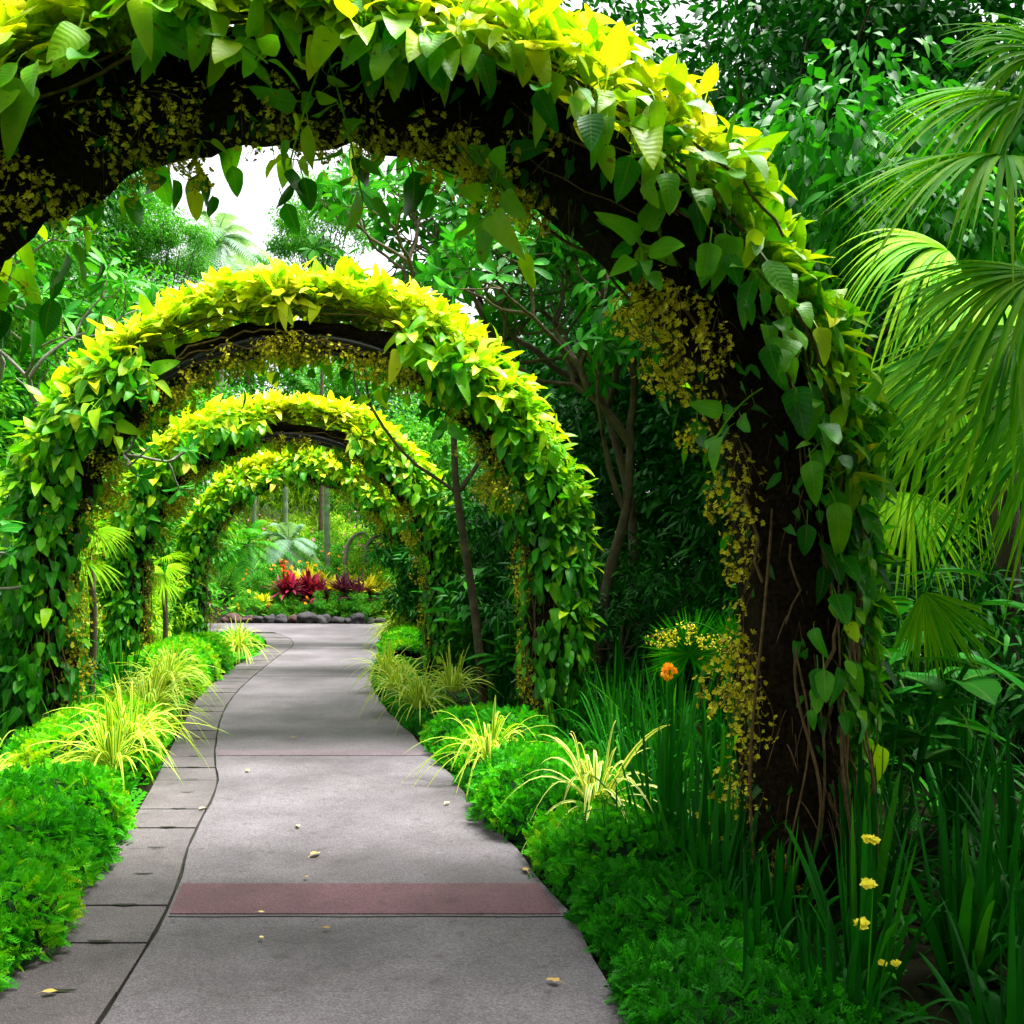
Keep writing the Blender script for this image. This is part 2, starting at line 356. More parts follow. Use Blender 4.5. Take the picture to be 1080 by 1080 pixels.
# ------------------------------------------------------------------ leaf templates
_t = np.linspace(0, 1, 21); _w = _t**.55*(1-_t)**.85*(1+.25*np.exp(-((_t-.2)/.15)**2)); _w = _w/_w.max()*.29
POTHOS = [template(list(zip(_t, np.where(_t == 0, .012, _w))), 10, cu, fo, pet=.45, pw=.018, wav=wv) for cu, fo, wv in ((.2, .25, .02), (.45, .3, .03), (.1, .15, -.03), (.7, .2, .02), (.3, .6, 0), (.9, .35, -.02), (-.15, .4, .03))]
OBOV = [template([(0, .02), (.2, .07), (.5, .15), (.75, .17), (.9, .12), (1, .01)], 6, cu, .2, wav=.01) for cu in (.15, .35, .55)]
OVAL = [template([(0, .02), (.3, .2), (.6, .2), (1, 0)], 3, cu, .2) for cu in (.1, .4)]
LANCE = [template([(0, .02), (.25, .11), (.6, .1), (1, 0)], 4, cu, .2) for cu in (.2, .6)]
BIG = [template([(0, .03), (.15, .2), (.45, .27), (.75, .18), (1, 0)], 8, cu, .25, pet=.6, pw=.02, wav=.02) for cu in (.3, .6)]
def sprig():
    V, F, A = [], [], []
    def q(a, b, w_):
        a = np.array(a); b = np.array(b); d = b-a; c = np.array([-d[1], d[0], 0]); c = c/np.linalg.norm(c)*w_; n = len(V)
        mid = a + d*.45
        V.extend([a, mid+c, b, mid-c]); F.append([n, n+3, n+2, n+1]); A.extend([[0, 0, 0], [-1, .5, 0], [0, 1, 0], [1, .5, 0]])
    q((0, 0, 0), (0, 1, -.22), .03)
    for i, t in enumerate((.18, .32, .46, .60, .74, .87)):
        for s in (-1, 1):
            l = .42*(1-t*.72); z = -.22*t**2
            q((0, t, z), (s*l*.85, t+l*.6, z-.08*l+.04), .055)
            if l > .22: q((s*l*.4, t+l*.28, z), (s*l*.45, t+l*.75, z+.03), .04)
    return np.array(V, float), np.array(F), np.array(A, float)
SPRIG = sprig()
def flower():
    V, F, A = [], [], []
    def petal(ang, l, w_, lift):
        d = np.array([sin(ang), 0, cos(ang)]); c = np.array([cos(ang), 0, -sin(ang)]); n = len(V)
        f = np.array([0, -1, 0])
        V.extend([0*d, d*l*.6-c*w_+f*lift, d*l+f*lift*1.5, d*l*.6+c*w_+f*lift]); F.append([n, n+1, n+2, n+3]); A.extend([[0, 0, 0], [-1, .6, 0], [0, 1, 0], [1, .6, 0]])
    for a_, l, w_ in ((2.6, .62, .28), (3.68, .62, .28), (0, .42, .12), (1.1, .42, .13), (-1.1, .42, .13)): petal(a_, l, w_, .12)
    return np.array(V, float), np.array(F), np.array(A, float)
FLOWER = flower()
def flowers(g, pos, face, size, tint, m=0):
    """face: direction the bloom looks; template looks along -y"""
    n = len(pos); up = nrm(np.array([0, 0, 1.0]) + .5*R.normal(size=(n, 3)))
    scatter(g, FLOWER, pos, -nrm(face), up, size, tint, m)

# ------------------------------------------------------------------ orchid sprays (shared meshes)
SPRAYS = []; SPRAYT = []
for k in range(12):
    top = k > 6; g = G(); L = .24 if top else .38
    for b in range(7 if top else 3):
        az = U(0, 2*pi); t = np.linspace(0, 1, 9); o_ = U(.08, .30) if top else U(.04, .12)
        stem = np.stack([np.cos(az)*o_*np.sin(t*2.6), np.sin(az)*o_*np.sin(t*2.6), -L*t*U(.8, 1)], 1)
        tube(g, stem, .0022, 3, 1)
        n = 16 if top else 17
        tt = U(.1, 1, n); base = np.stack([np.interp(tt, t, stem[:, c]) for c in range(3)], 1)
        off = rdir(n) * U(.012, .06, n)[:, None] * (1.15-tt*.5)[:, None]; pos = base + off
        flowers(g, pos, nrm(off + np.array([0, 0, .01])), U(.024, .036, n), np.clip(R.normal(.55, .3, n), 0, 1))
    (SPRAYT if top else SPRAYS).append(g.mesh('orchid_spray', [M['orchid'], M['vine']]))

# ------------------------------------------------------------------ arches
RA, ZS, HL = 2.15, 1.35, None
LEN = 2*ZS + pi*RA
def arc(s):
    """s in metres along the centreline from the left foot"""
    s = np.asarray(s, float); x = np.empty_like(s); z = np.empty_like(s); nx = np.empty_like(s); nz = np.empty_like(s)
    a = s < ZS; c = s > LEN-ZS; b = ~(a | c)
    x[a] = -RA; z[a] = s[a]; nx[a] = -1; nz[a] = 0
    x[c] = RA; z[c] = LEN - s[c]; nx[c] = 1; nz[c] = 0
    th = pi - (s[b]-ZS)/RA; x[b] = RA*np.cos(th); z[b] = ZS + RA*np.sin(th); nx[b] = np.cos(th); nz[b] = np.sin(th)
    return x, z, nx, nz
def arch(label, loc, rz, seed, nleaf, dens, size=.15, nspray=70, bare=None, ygain=1.0):
    global R
    R = np.random.default_rng(seed)
    root = thing('flower_arch', label, 'garden arch', loc, rz, 'planted arches over the path')
    s = np.linspace(-.05, LEN+.05, 110); x, z, nx, nz = arc(s)
    z = np.where((s < 0) | (s > LEN), -.1, z)
    for yo in ((-.13, .13) if seed == 21 else (-.2, .2)):
        g = G(); tube(g, np.stack([x - nx*.06, 0*x+yo, z - nz*.06], 1), .045, 12); g.build('arch_pipe', M['tubeblack'], root)
    # root mat
    g = G(); k = 14; th = np.arange(k)/k*2*pi
    cs, sn = np.cos(th), np.sin(th); cs = np.sign(cs)*np.abs(cs)**.7; sn = np.sign(sn)*np.abs(sn)**.7
    Cn = np.stack([x, 0*x, z], 1); er = np.stack([nx, 0*nx, nz], 1); ey = np.array([0, 1, 0.])
    ms = np.ones(len(s))
    if bare is not None:
        ms = np.where(bare(s, -1.5+0*s), .0, 1.0); ms = np.convolve(np.pad(ms, 4, 'edge'), np.ones(9)/9, 'valid')
    rb = (-.04-.12*ms)[:, None]; rt = (.22-.11*(1-ms))[:, None]; V = Cn[:, None] + er[:, None]*((rb+rt)/2+(rt-rb)/2*cs[None, :])[..., None] + ey*((.17+.10*ms)[:, None]*sn[None, :])[..., None]
    V = V + (er[:, None]*cs[None, :, None]+ey*sn[None, :, None])*((.035*lump(V, 11, seed)+.02*lump(V, 31, seed))*np.clip(V[..., 2]*1.5+.2, .1, 1))[..., None]
    i, j = np.meshgrid(np.arange(len(s)-1), np.arange(k), indexing='ij'); j2 = (j+1) % k
    g.add(V.reshape(-1, 3), np.stack([i*k+j, i*k+j2, (i+1)*k+j2, (i+1)*k+j], -1).reshape(-1, 4)); g.build('root_mat', M['roots'], root)
    # vine stems along and hanging roots down the legs
    g = G()
    for q in range(80 if seed == 21 else 46):
        s0 = U(0, LEN-1.5); s1 = min(LEN, s0+U(1.2, 3.2)); ss = np.linspace(s0, s1, 24); ax, az, anx, anz = arc(ss)
        ph = U(-2.6, 2.6) + np.cumsum(U(-.14, .14, 24)); rr = U(.02, .10) + .03*np.sin(ss*5+q) + np.cumsum(R.normal(0, .012, 24))
        c, d = np.cos(ph), np.sin(ph)
        pts = np.stack([ax + anx*(.09+(.15+rr)*c), (.22+rr)*d, az + anz*(.09+(.15+rr)*c)], 1)
        tube(g, pts, U(.003, .009), 5)
    for sd in (-1, 1):
        for q in range(11):
            t = np.linspace(0, 1, 14); zt = U(.7, 2.2); a_ = U(-pi*.9, -.1); xx = sd*RA + .03 + .21*np.cos(a_) * (1 if q % 2 else -1); yv = -.27 + .05*np.sin(q*3.)
            pts = np.stack([xx + .05*np.sin(t*U(3, 9)+q*2.3)+U(-.06, .06)*t , yv + .0 + .02*np.sin(t*8+q*2), zt*(1-t)+.0], 1)
            tube(g, pts, U(.004, .008), 5)
    g.build('vine_stems', M['vine'], root)
    # leaves
    g = G(); n = nleaf*3
    s = U(.05, LEN-.05, n); phi = np.where(U(0, 1, n) < .45, R.normal(0, .9, n), (U(-1.75, 2.7, n) if seed == 21 else U(-2.9, 1.7, n))); k_ = (phi > -1.8) & (phi < 2.7) if seed == 21 else np.abs(phi) < 3.0; phi = phi[k_]; s = s[k_]; n = len(phi)
    x, z, nx, nz = arc(s); er = np.stack([nx, 0*nx, nz], 1); et = np.stack([nz, 0*nz, -nx], 1)
    if seed != 21: phi = np.where((phi < -1.95) & (z > 2.3), U(-1.8, .8, n), phi)
    dc = er*np.cos(phi)[:, None] + ey*np.sin(phi)[:, None]
    keep = U(0, 1, n) < dens(s, phi, z, x) * (.75+.5*lump(np.stack([s, 0*s, phi], 1), 2.6, seed))
    if bare is not None: keep &= ~bare(s, phi)
    idx = np.where(keep)[0][:nleaf]; s, phi, x, z, nx, nz, er, et, dc = [a_[idx] for a_ in (s, phi, x, z, nx, nz, er, et, dc)]; n = len(idx)
    Cn = np.stack([x, 0*x, z], 1)
    pile = (.5 + .5*lump(np.stack([s, s*.3, phi], 1), 3.1, seed+5))
    out = U(.03, .16, n) + .28*pile*U(.3, 1, n)*np.clip(.3+nz*1.1, .25, 1.2)
    pos = Cn + er*(.06+.15*np.cos(phi))[:, None] + ey*(.26*np.sin(phi))[:, None] + dc*out[:, None]
    up = np.clip(dc[:, 2], 0, 1)[:, None]
    down = np.array([0, 0, -1.])
    d = dc*(.35+.45*up + U(-.1, .4, (n, 1))) + down*(.85*(1-up)**1.2 + U(-.1, .25, (n, 1))) + et*R.normal(0, .42, (n, 1))*(1+up) + ey*R.normal(0, .3, (n, 1))*(1+1.3*up)
    nm = dc + np.array([0, 0, .7]) + .35*R.normal(size=(n, 3))
    sz = size*(.85+.35*np.clip(nz, 0, 1))*np.clip(R.normal(1, .25, n), .5, 1.7)
    tint = np.clip(.27 + ygain*(.42*np.clip(dc[:, 2]*.8+nz*.45, 0, 1.1)) + R.normal(0, .11, n) + .16*lump(np.stack([s, 0*s, phi], 1), 4.0, seed+9) + (U(0, 1, n) < .03)*.3, 0, 1)  # yellower facing up: sun-bleached growth, plus top light put into the colour
    w_ = R.integers(0, len(POTHOS), n)
    for q in range(len(POTHOS)):
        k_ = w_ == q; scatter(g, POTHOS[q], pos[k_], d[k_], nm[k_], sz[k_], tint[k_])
    # small dim leaves and rootlets breaking the face and the inside of the core
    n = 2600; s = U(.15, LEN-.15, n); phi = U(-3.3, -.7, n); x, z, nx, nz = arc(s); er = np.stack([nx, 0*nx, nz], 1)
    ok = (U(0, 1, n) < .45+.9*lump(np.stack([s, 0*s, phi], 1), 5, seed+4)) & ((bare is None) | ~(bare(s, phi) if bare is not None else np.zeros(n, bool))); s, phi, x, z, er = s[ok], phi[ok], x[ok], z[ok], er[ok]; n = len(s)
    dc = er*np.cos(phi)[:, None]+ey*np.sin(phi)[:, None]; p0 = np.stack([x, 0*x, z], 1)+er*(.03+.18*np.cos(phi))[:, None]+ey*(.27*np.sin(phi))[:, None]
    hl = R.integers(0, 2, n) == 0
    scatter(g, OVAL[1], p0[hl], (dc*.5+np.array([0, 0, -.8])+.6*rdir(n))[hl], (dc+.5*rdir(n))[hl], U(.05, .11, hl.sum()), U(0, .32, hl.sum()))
    g3 = G(); m_ = (~hl).sum(); dd = (dc*.5+np.array([0, 0, -.6])+.5*rdir(n))[~hl]
    strips(g3, p0[~hl], dd, rdir(m_), U(.06, .2, m_), U(.0015, .004, m_), .5, 4, None, .2, .5); props(g3.build('root_fringe', M['vine'], root), kind='stuff')
    # leafy shoots standing off the top and shoulders
    ns = int(nleaf*.075); s = U(1.0, LEN-1.0, ns*2); phi = R.normal(-.25, .8, ns*2); x, z, nx, nz = arc(s); er = np.stack([nx, 0*nx, nz], 1)
    dc = er*np.cos(phi)[:, None]+ey*np.sin(phi)[:, None]
    ok = (U(0, 1, 2*ns) < np.clip(dens(s, phi, z, x)*(.35+nz)*(.6+.8*lump(np.stack([s*1.0, 0*s, phi], 1), 3.3, seed+2)), 0, 1))
    if bare is not None: ok &= ~bare(s, phi)
    ok = np.where(ok)[0][:ns]
    for i in ok:
        b0 = np.array([x[i], 0, z[i]])+er[i]*(.06+.15*cos(phi[i]))+ey*.26*sin(phi[i])+dc[i]*.06
        dd = nrm(dc[i]+np.array([0, 0, .35])+.6*R.normal(size=3)); Ls = U(.12, .42)*(.6+.5*max(nz[i], 0)); m_ = R.integers(6, 12)
        tt = np.linspace(.1, 1, m_); st_ = b0+dd*Ls*tt[:, None]-np.array([0, 0, 1.])*(Ls*.35*tt**2)[:, None]
        tube(g, np.vstack([b0-dd*.05, st_]), .004, 4, 0, .5)
        a1 = nrm(np.cross(dd, np.array([.3, .8, .5]))); a2 = np.cross(dd, a1); az = np.arange(m_)*2.4+U(0, 6)
        h = a1*np.cos(az)[:, None]+a2*np.sin(az)[:, None]; el = np.linspace(.1, 1.1, m_)[:, None]
        d_ = h*np.cos(el)+dd*np.sin(el); sz_ = size*U(.55, 1.35, m_)*(.9+.25*max(nz[i], 0)); tn = np.clip(.34+ygain*.42*np.clip(dc[i, 2]*.8+nz[i]*.45, 0, 1.1)+R.normal(0, .09)+R.normal(0, .08, m_), 0, 1)  # shoots yellow upwards too, bleached growth and painted top light together
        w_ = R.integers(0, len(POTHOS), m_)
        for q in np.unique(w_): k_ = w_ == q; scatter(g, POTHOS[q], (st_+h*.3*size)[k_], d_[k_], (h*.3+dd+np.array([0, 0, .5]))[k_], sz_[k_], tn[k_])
    g.build('leaf_cover', M['arch'], root)
    # orchids hanging on the inside
    ss = np.concatenate([U(2.2, LEN-2.2, int(nspray*.42)), U(.35, 2.6, int(nspray*.29)), LEN-U(.35, 2.6, int(nspray*.29))])
    if seed == 21: ss = np.concatenate([U(2.0, LEN-2.6, 38), LEN-U(.1, 2.6, 26)])
    x, z, nx, nz = arc(ss)
    for q in range(len(ss)):
        h = abs(nz[q]); yv = U(-.27, .12)
        px_, pz = x[q] - nx[q]*(.12+U(0, .1)), z[q] - nz[q]*(.06+U(0, .05)) + .05
        link('orchid_spray', (SPRAYT if h > .3 else SPRAYS)[R.integers(0, 5)], root, (px_, yv, pz), (U(-.35, .1), -nx[q]*U(-.05, .25), U(0, 6.3)), U(.75, 1.2))
    return root

def dens1(s, phi, z, x):
    d = np.ones_like(s)
    d = np.where(phi > 1.15, np.where((s > 1.5) & (s < 4.6), .14, .04), d)
    leg = (s > LEN/2+.7)
    d = np.where(leg & (phi < -.45), .34, d); d = np.where((s > LEN-.75), d*.35, d); d = np.where((z < .75) & (phi < -.3) | (z < .45), 0, d)
    d = np.where((s < 4.2) & (s > 3.2) & (np.abs(phi) > 1.0), .12, d); return d
def densn(s, phi, z, x):
    d = np.ones_like(s); d = np.where((z < .25), .5, d); return d
A1 = arch('nearest planted arch, wide dark foot at right with golden orchids hanging down its inner side', (-.93, 4.2, 0), radians(2), 21, 6200, dens1, .128, 96)
A2 = arch('second arch from the camera, bare black pipe showing under its yellow leafy top', (X(322, 8.2), 8.2, 0), radians(5), 22, 5200, densn, .14, 98, bare=lambda s, p: (s > 3.4) & (s < 5.6) & (p < -.75))
A2.scale = (.97, .97, .985)
A3 = arch('third arch from the camera, between the one with bare pipe and the smallest one', (X(306, 13.9), 13.9, 0), radians(11), 23, 5200, densn, .14, 96, bare=lambda s, p: (s > 4.4) & (s < 5.6) & (p < -.8))
A4 = arch('farthest and smallest arch, framing the red and yellow flower bed', (X(322, 19.6), 19.6, 0), radians(6), 24, 5200, densn, .14, 80)
R = np.random.default_rng(5)

# ------------------------------------------------------------------ bedding plants
def mound(label, pts, group='feathery green mounds edging the path', dens=1500, fs=.085, tint=.5, seed=1):
    """pts: (x, y, halfwidth, height) along the bed"""
    global R; R = np.random.default_rng(seed)
    pts = np.array(pts, float); c0 = pts[0]; root_xy = pts[len(pts)//2, :2]
    root = thing('fern_mound', label, 'ground cover', (root_xy[0], root_xy[1], 0), 0, group)
    Q = smooth(np.c_[pts[:, 0], pts[:, 1], pts[:, 2]], 8); Hh = np.interp(np.linspace(0, 1, len(Q)), np.linspace(0, 1, len(pts)), pts[:, 3])
    L = np.linalg.norm(np.diff(Q[:, :2], axis=0), axis=1).sum()
    T = nrm(np.gradient(np.c_[Q[:, :2], 0*Q[:, 0]], axis=0)); S = np.stack([T[:, 1], -T[:, 0], 0*T[:, 0]], 1)
    m = len(Q)
    def surf(u, a):
        u = np.clip(u, 0, 1)*(m-1); i = np.minimum(u.astype(int), m-2); f = (u-i)[:, None]
        c = Q[i]*(1-f)+Q[i+1]*f; s_ = S[i]; h = (Hh[i]*(1-f[:, 0])+Hh[i+1]*f[:, 0])
        end = np.clip(np.minimum(u, m-1-u)/(m*.10), 0, 1)**.5
        h = h*(.35+.65*end); hw = c[:, 2]*(.5+.5*end)
        p = np.stack([c[:, 0], c[:, 1], 0*h], 1) + s_*(hw*np.cos(a))[:, None]; p[:, 2] = h*np.abs(np.sin(a))**.75
        N = nrm(s_*np.cos(a)[:, None] + np.array([0, 0, 1.])*np.sin(a)[:, None]*.9+.1*np.array([0, 0, 1.]))
        bump = lump(p, 4, seed)*.07 + lump(p, 9, seed)*.045 + lump(p, 19, seed)*.02
        return p + N*bump[:, None], N
    area = L*np.mean(pts[:, 2])*2.6; n = int(area*dens*1.7); fs = fs*.78
    u = U(0, 1, n); a = U(.02, pi-.02, n); p, N = surf(u, a)
    g = G(); az = rdir(n); d = nrm(N*U(.25, .9, (n, 1)) + az*.9 + np.array([0, 0, .15]))
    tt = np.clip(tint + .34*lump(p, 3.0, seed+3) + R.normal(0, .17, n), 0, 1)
    off = np.array([root_xy[0], root_xy[1], 0])
    scatter(g, SPRIG, p - off - N*.02, d, N+.3*rdir(n), fs*U(.7, 1.35, n), tt)
    g.build('fronds', M['fern'], root)
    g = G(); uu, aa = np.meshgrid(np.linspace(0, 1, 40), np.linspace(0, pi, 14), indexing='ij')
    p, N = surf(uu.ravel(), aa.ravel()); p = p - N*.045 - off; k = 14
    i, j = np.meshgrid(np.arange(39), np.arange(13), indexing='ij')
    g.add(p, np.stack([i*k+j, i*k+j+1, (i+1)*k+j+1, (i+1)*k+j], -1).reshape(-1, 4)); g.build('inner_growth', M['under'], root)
    return root
def bed(tab, side, ys, off, hw, h):
    return [(cx(tab, y)+side*o_, y, w_, hh) for y, o_, w_, hh in zip(ys, off, hw, h)]
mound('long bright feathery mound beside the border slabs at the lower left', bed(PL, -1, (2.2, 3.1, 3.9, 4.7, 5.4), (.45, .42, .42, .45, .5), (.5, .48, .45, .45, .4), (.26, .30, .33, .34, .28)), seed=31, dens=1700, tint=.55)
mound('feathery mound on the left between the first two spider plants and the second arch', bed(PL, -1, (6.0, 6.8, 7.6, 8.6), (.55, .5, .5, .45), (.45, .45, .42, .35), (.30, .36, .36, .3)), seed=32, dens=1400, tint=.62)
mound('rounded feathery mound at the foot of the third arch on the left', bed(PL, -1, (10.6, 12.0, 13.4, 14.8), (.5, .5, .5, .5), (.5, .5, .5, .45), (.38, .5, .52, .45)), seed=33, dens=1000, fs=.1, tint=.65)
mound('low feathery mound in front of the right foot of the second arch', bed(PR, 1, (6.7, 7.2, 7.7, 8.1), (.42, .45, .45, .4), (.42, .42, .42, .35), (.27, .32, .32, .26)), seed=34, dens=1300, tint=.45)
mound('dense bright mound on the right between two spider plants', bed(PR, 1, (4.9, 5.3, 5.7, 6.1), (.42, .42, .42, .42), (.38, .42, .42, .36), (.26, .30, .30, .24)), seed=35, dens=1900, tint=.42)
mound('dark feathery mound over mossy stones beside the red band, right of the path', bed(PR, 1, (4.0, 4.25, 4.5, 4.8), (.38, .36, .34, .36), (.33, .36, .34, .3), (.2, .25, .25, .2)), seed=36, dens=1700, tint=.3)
mound('shaded feathery mound at the bottom edge right of the path', bed(PR, 1, (2.3, 2.9, 3.5, 4.2), (.3, .3, .3, .3), (.3, .3, .3, .28), (.16, .18, .2, .16)), seed=37, dens=1500, tint=.12)  # low tint: shade at the bottom right put into the frond colour
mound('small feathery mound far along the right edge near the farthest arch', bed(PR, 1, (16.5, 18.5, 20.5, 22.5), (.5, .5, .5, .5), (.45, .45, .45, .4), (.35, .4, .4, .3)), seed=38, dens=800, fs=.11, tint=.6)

def spider(label, x, y, r=.5, n=70, h=.35, seed=0, mat='spider', wd=.011, group='variegated spider plants edging the path', z0=None, name='spider_plant', cat='plant', tint=.6, part='leaves', up=(.5, 1.5), drop=(.5, 1.3)):
    global R; R = np.random.default_rng(seed+100)
    root = thing(name, label, cat, (x, y, float(gz(x, y)) if z0 is None else z0), 0, group)
    g = G(); az = U(0, 2*pi, n); el = U(*up, n); el = np.clip(el, .2, 1.5)
    D = np.stack([np.cos(az)*np.cos(el), np.sin(az)*np.cos(el), np.sin(el)], 1)
    Cr = np.stack([-np.sin(az), np.cos(az), 0*az], 1) + .25*R.normal(size=(n, 3))
    L = r*U(.7, 1.35, n)*(1+.35*np.sin(el)); base = np.stack([.05*np.cos(az), .05*np.sin(az), 0*az], 1)*U(.2, 1.4, (n, 1))
    base[:, 2] = U(0, h*.25, n)
    strips(g, base, D, Cr, L, wd*U(.7, 1.25, n), U(*drop, n)*np.cos(el*.6), 8, fold=.35, tint=np.clip(R.normal(tint, .2, n), 0, 1))
    g.build(part, M[mat], root)
    return root
sp = [('variegated spider plant spilling over the border slabs at left, nearest of the left row', -2.42, 5.75, .43, 90),
      ('second variegated spider plant on the left, just behind the one on the slabs', -2.62, 6.5, .5, 80),
      ('variegated spider plant on the left in line with the second arch foot', -3.0, 7.8, .5, 90),
      ('variegated spider plant left of the path behind the second arch', -3.6, 9.8, .55, 90),
      ('rounded spider plant at the far left bend below the farthest arch', -4.5, 15.6, .6, 140),
      ('spider plant cut by the left edge above the long bright mound', -2.75, 4.9, .5, 60),
      ('first spider plant of the right-hand cluster, at the path edge before the third arch', -1.15, 9.5, .42, 90),
      ('spider plant at the right path edge just beyond the three-plant cluster', -1.5, 11.3, .45, 90),
      ('spider plant behind the right-hand cluster beside the arch foot', -.6, 9.6, .45, 80),
      ('spider plant on the right between the two feathery mounds', -.16, 6.25, .46, 70),
      ('large arching spider plant with bold cream stripes beside the right foot of the nearest arch', .42, 4.75, .46, 46),
      ('spider plant at the path edge in front of the right-hand cluster', -.82, 8.4, .42, 80),
      ('small spider plant on the left at the edge of the slabs past the nearest two', -3.3, 8.7, .45, 80), ('small spider plant on the left just before the rounded feathery mound', -3.95, 11.0, .5, 90)]
for k, (lb, x, y, r, n) in enumerate(sp): spider(lb, x, y, r, n, seed=k, z0=.2 if k not in (4, 9) else .14, wd=.0125 if k != 10 else .015, mat='spider' if k != 10 else 'spiderpale')
spider('yellow striped spider plant beside the right foot of the farthest arch', -2.2, 18.6, .7, 110, seed=20, z0=.2, wd=.014)
spider('yellow striped spider plant beyond the farthest arch where the path turns', -2.75, 22.5, .75, 110, seed=21, z0=.1, wd=.016)

def straps(label, x, y, h=.8, n=40, wd=.016, seed=0, tint=.5, lean=.55, drop=.62, name='strap_leaved_lily', rad=.12, mat='strap', segs=9, group='green strap-leaved clumps'):
    global R; R = np.random.default_rng(seed+300)
    root = thing(name, label, 'plant', (x, y, float(gz(x, y))), 0, group)
    g = G(); az = U(0, 2*pi, n); el = pi/2 - np.abs(R.normal(0, lean, n)); el = np.clip(el, .5, 1.55)
    D = np.stack([np.cos(az)*np.cos(el), np.sin(az)*np.cos(el), np.sin(el)], 1)
    a2 = az + U(-.7, .7, n); Cr = np.stack([-np.sin(a2), np.cos(a2), 0*az], 1)
    base = np.stack([rad*np.cos(az)*U(.1, 1, n), rad*np.sin(az)*U(.1, 1, n), 0*az - .02], 1)
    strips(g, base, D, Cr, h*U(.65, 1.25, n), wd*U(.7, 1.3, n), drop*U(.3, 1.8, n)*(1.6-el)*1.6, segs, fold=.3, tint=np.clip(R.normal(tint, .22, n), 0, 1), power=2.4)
    g.build('leaves', M[mat], root); return root
st = [('tall strap-leaved clump between the left feet of the second and third arches', -4.25, 10.4, .95, 70, .016, .6),
      ('strap-leaved clump behind the left foot of the third arch', -6.2, 14.0, .9, 60, .02, .7),
      ('strap-leaved clump at the left edge beside the second arch foot', -3.9, 6.6, .85, 50, .018, .3),
      ('shaded strap clump at the far left edge above the spider plant', -3.5, 5.9, .7, 40, .016, .3),
      ('strap-leaved clump just right of the second arch right foot', .95, 8.7, .85, 60, .017, .35),
      ('narrow-leaved clump behind the dense bright mound, left of the nearest arch foot', .75, 7.3, .8, 60, .014, .45),
      ('arching strap clump between the striped spider plant and the nearest arch foot', 1.0, 6.1, .85, 70, .016, .5),
      ('tall strap clump below the orange orchid', 1.15, 6.9, .95, 70, .016, .5),
      ('broad dark strap clump overhanging the stones at lower right', .72, 4.55, .78, 46, .02, .3),
      ('strap clump directly left of the nearest arch right foot', 1.02, 4.95, .85, 50, .018, .3),
      ('strap clump behind the nearest arch right foot', 1.9, 5.7, .9, 60, .018, .25),
      ('strap clump right of the nearest arch foot under the small fan leaf', 2.35, 5.0, .8, 60, .018, .25),
      ('shaded strap clump at the right edge below the palm', 2.75, 4.6, .85, 60, .018, .2),
      ('strap clump at the path edge beyond the third arch on the right', -.6, 15.3, 1.0, 60, .022, .5),
      ('tall strap clump between the right feet of the third and second arches', -.1, 10.6, 1.0, 60, .02, .4),
      ('strap clump in deep shade behind the lilies below the round palm leaf', 1.9, 8.4, .9, 60, .02, .25),
      ('strap clump behind the mound at the left between the two nearest spider plants', -3.4, 7.4, .6, 50, .016, .4)]
for k, (lb, x, y, h, n, wd, tn) in enumerate(st): straps(lb, x, y, h, n, wd, k, tn)  # right-bed tints lowered: dark leaves, with shade put into the colour too
# walking iris with yellow blooms
iris = []
for k, (lb, x, y, h, n, tn) in enumerate([('broad-leaved walking iris with yellow blooms at the bottom right corner', 1.17, 3.15, .62, 30, .4),
        ('walking iris clump cut by the right edge near the bottom', 1.55, 3.25, .66, 34, .25),
        ('walking iris clump standing behind the yellow blooms', 1.45, 3.9, .75, 34, .3),
        ('walking iris clump between the shaded mound and the yellow blooms', .98, 3.55, .55, 26, .35)]):
    r = straps(lb, x, y, h, n, .021, 50+k, tn, .3, .35, 'walking_iris', .09, group='walking irises at the lower right'); iris.append(r)
g = G()
for px, py in ((918, 885), (914, 932), (908, 975), (932, 1016), (946, 1016)):
    p = P(px, py, 2.85) - np.array(iris[0].location)
    n = 9; pos = p + rdir(n)*.008*np.array([1.6, 1, .5]); flowers(g, pos, np.tile([0, -.5, 1.], (n, 1))+.5*rdir(n), .035 if py < 1000 else .02, U(.8, 1, n))
    tube(g, smooth([(p[0]*.3, p[1]*.3, 0), (p[0]*.8, p[1]*.7, p[2]*.55), p], 3), .003, 4, 1)
g.build('yellow_bloom', [M['orchid'], M['strap']], iris[0])

# stones along the right edge
def stone(label, x, y, z, r, mat, seed, group, sq=(1.3, 1, .8)):
    V, F = sphere(22, 16); V = V*np.array(sq)*r; V = np.sign(V)*np.abs(V/r)**.8*r; V = V*(1+.34*lump(V/r, 1.9, seed)+.14*lump(V/r, 5, seed)+.05*lump(V/r, 12, seed))[:, None]
    g = G(); g.add(V, F); o = g.build('edging_stone', M[mat]); o.location = (x, y, z); o.rotation_euler = (0, 0, seed)
    return props(o, label, 'stone', group)
stone('dark lava stone under the shaded mound right of the red band', .27, 4.35, .02, .06, 'rock', 1, 'edging stones along the right side of the path')
stone('dark stone poking out of the mound below the striped spider plant', .02, 5.35, .02, .07, 'rock', 2, 'edging stones along the right side of the path')
stone('small dark stone at the foot of the dense bright mound', -.16, 6.0, .05, .08, 'rock', 3, 'edging stones along the right side of the path')
stone('dark stone nearest the bottom edge beside the path corner', .44, 3.6, .0, .07, 'rock', 4, 'edging stones along the right side of the path')
0 and stone('reddish stone in the shaded mound at the bottom edge', .70, 2.98, .2, .05, 'rockred', 5, 'edging stones along the right side of the path')
stone('dark stone between the two stones nearest the path corner', +.36, 4.0, .0, .06, 'rock', 6, 'edging stones along the right side of the path')

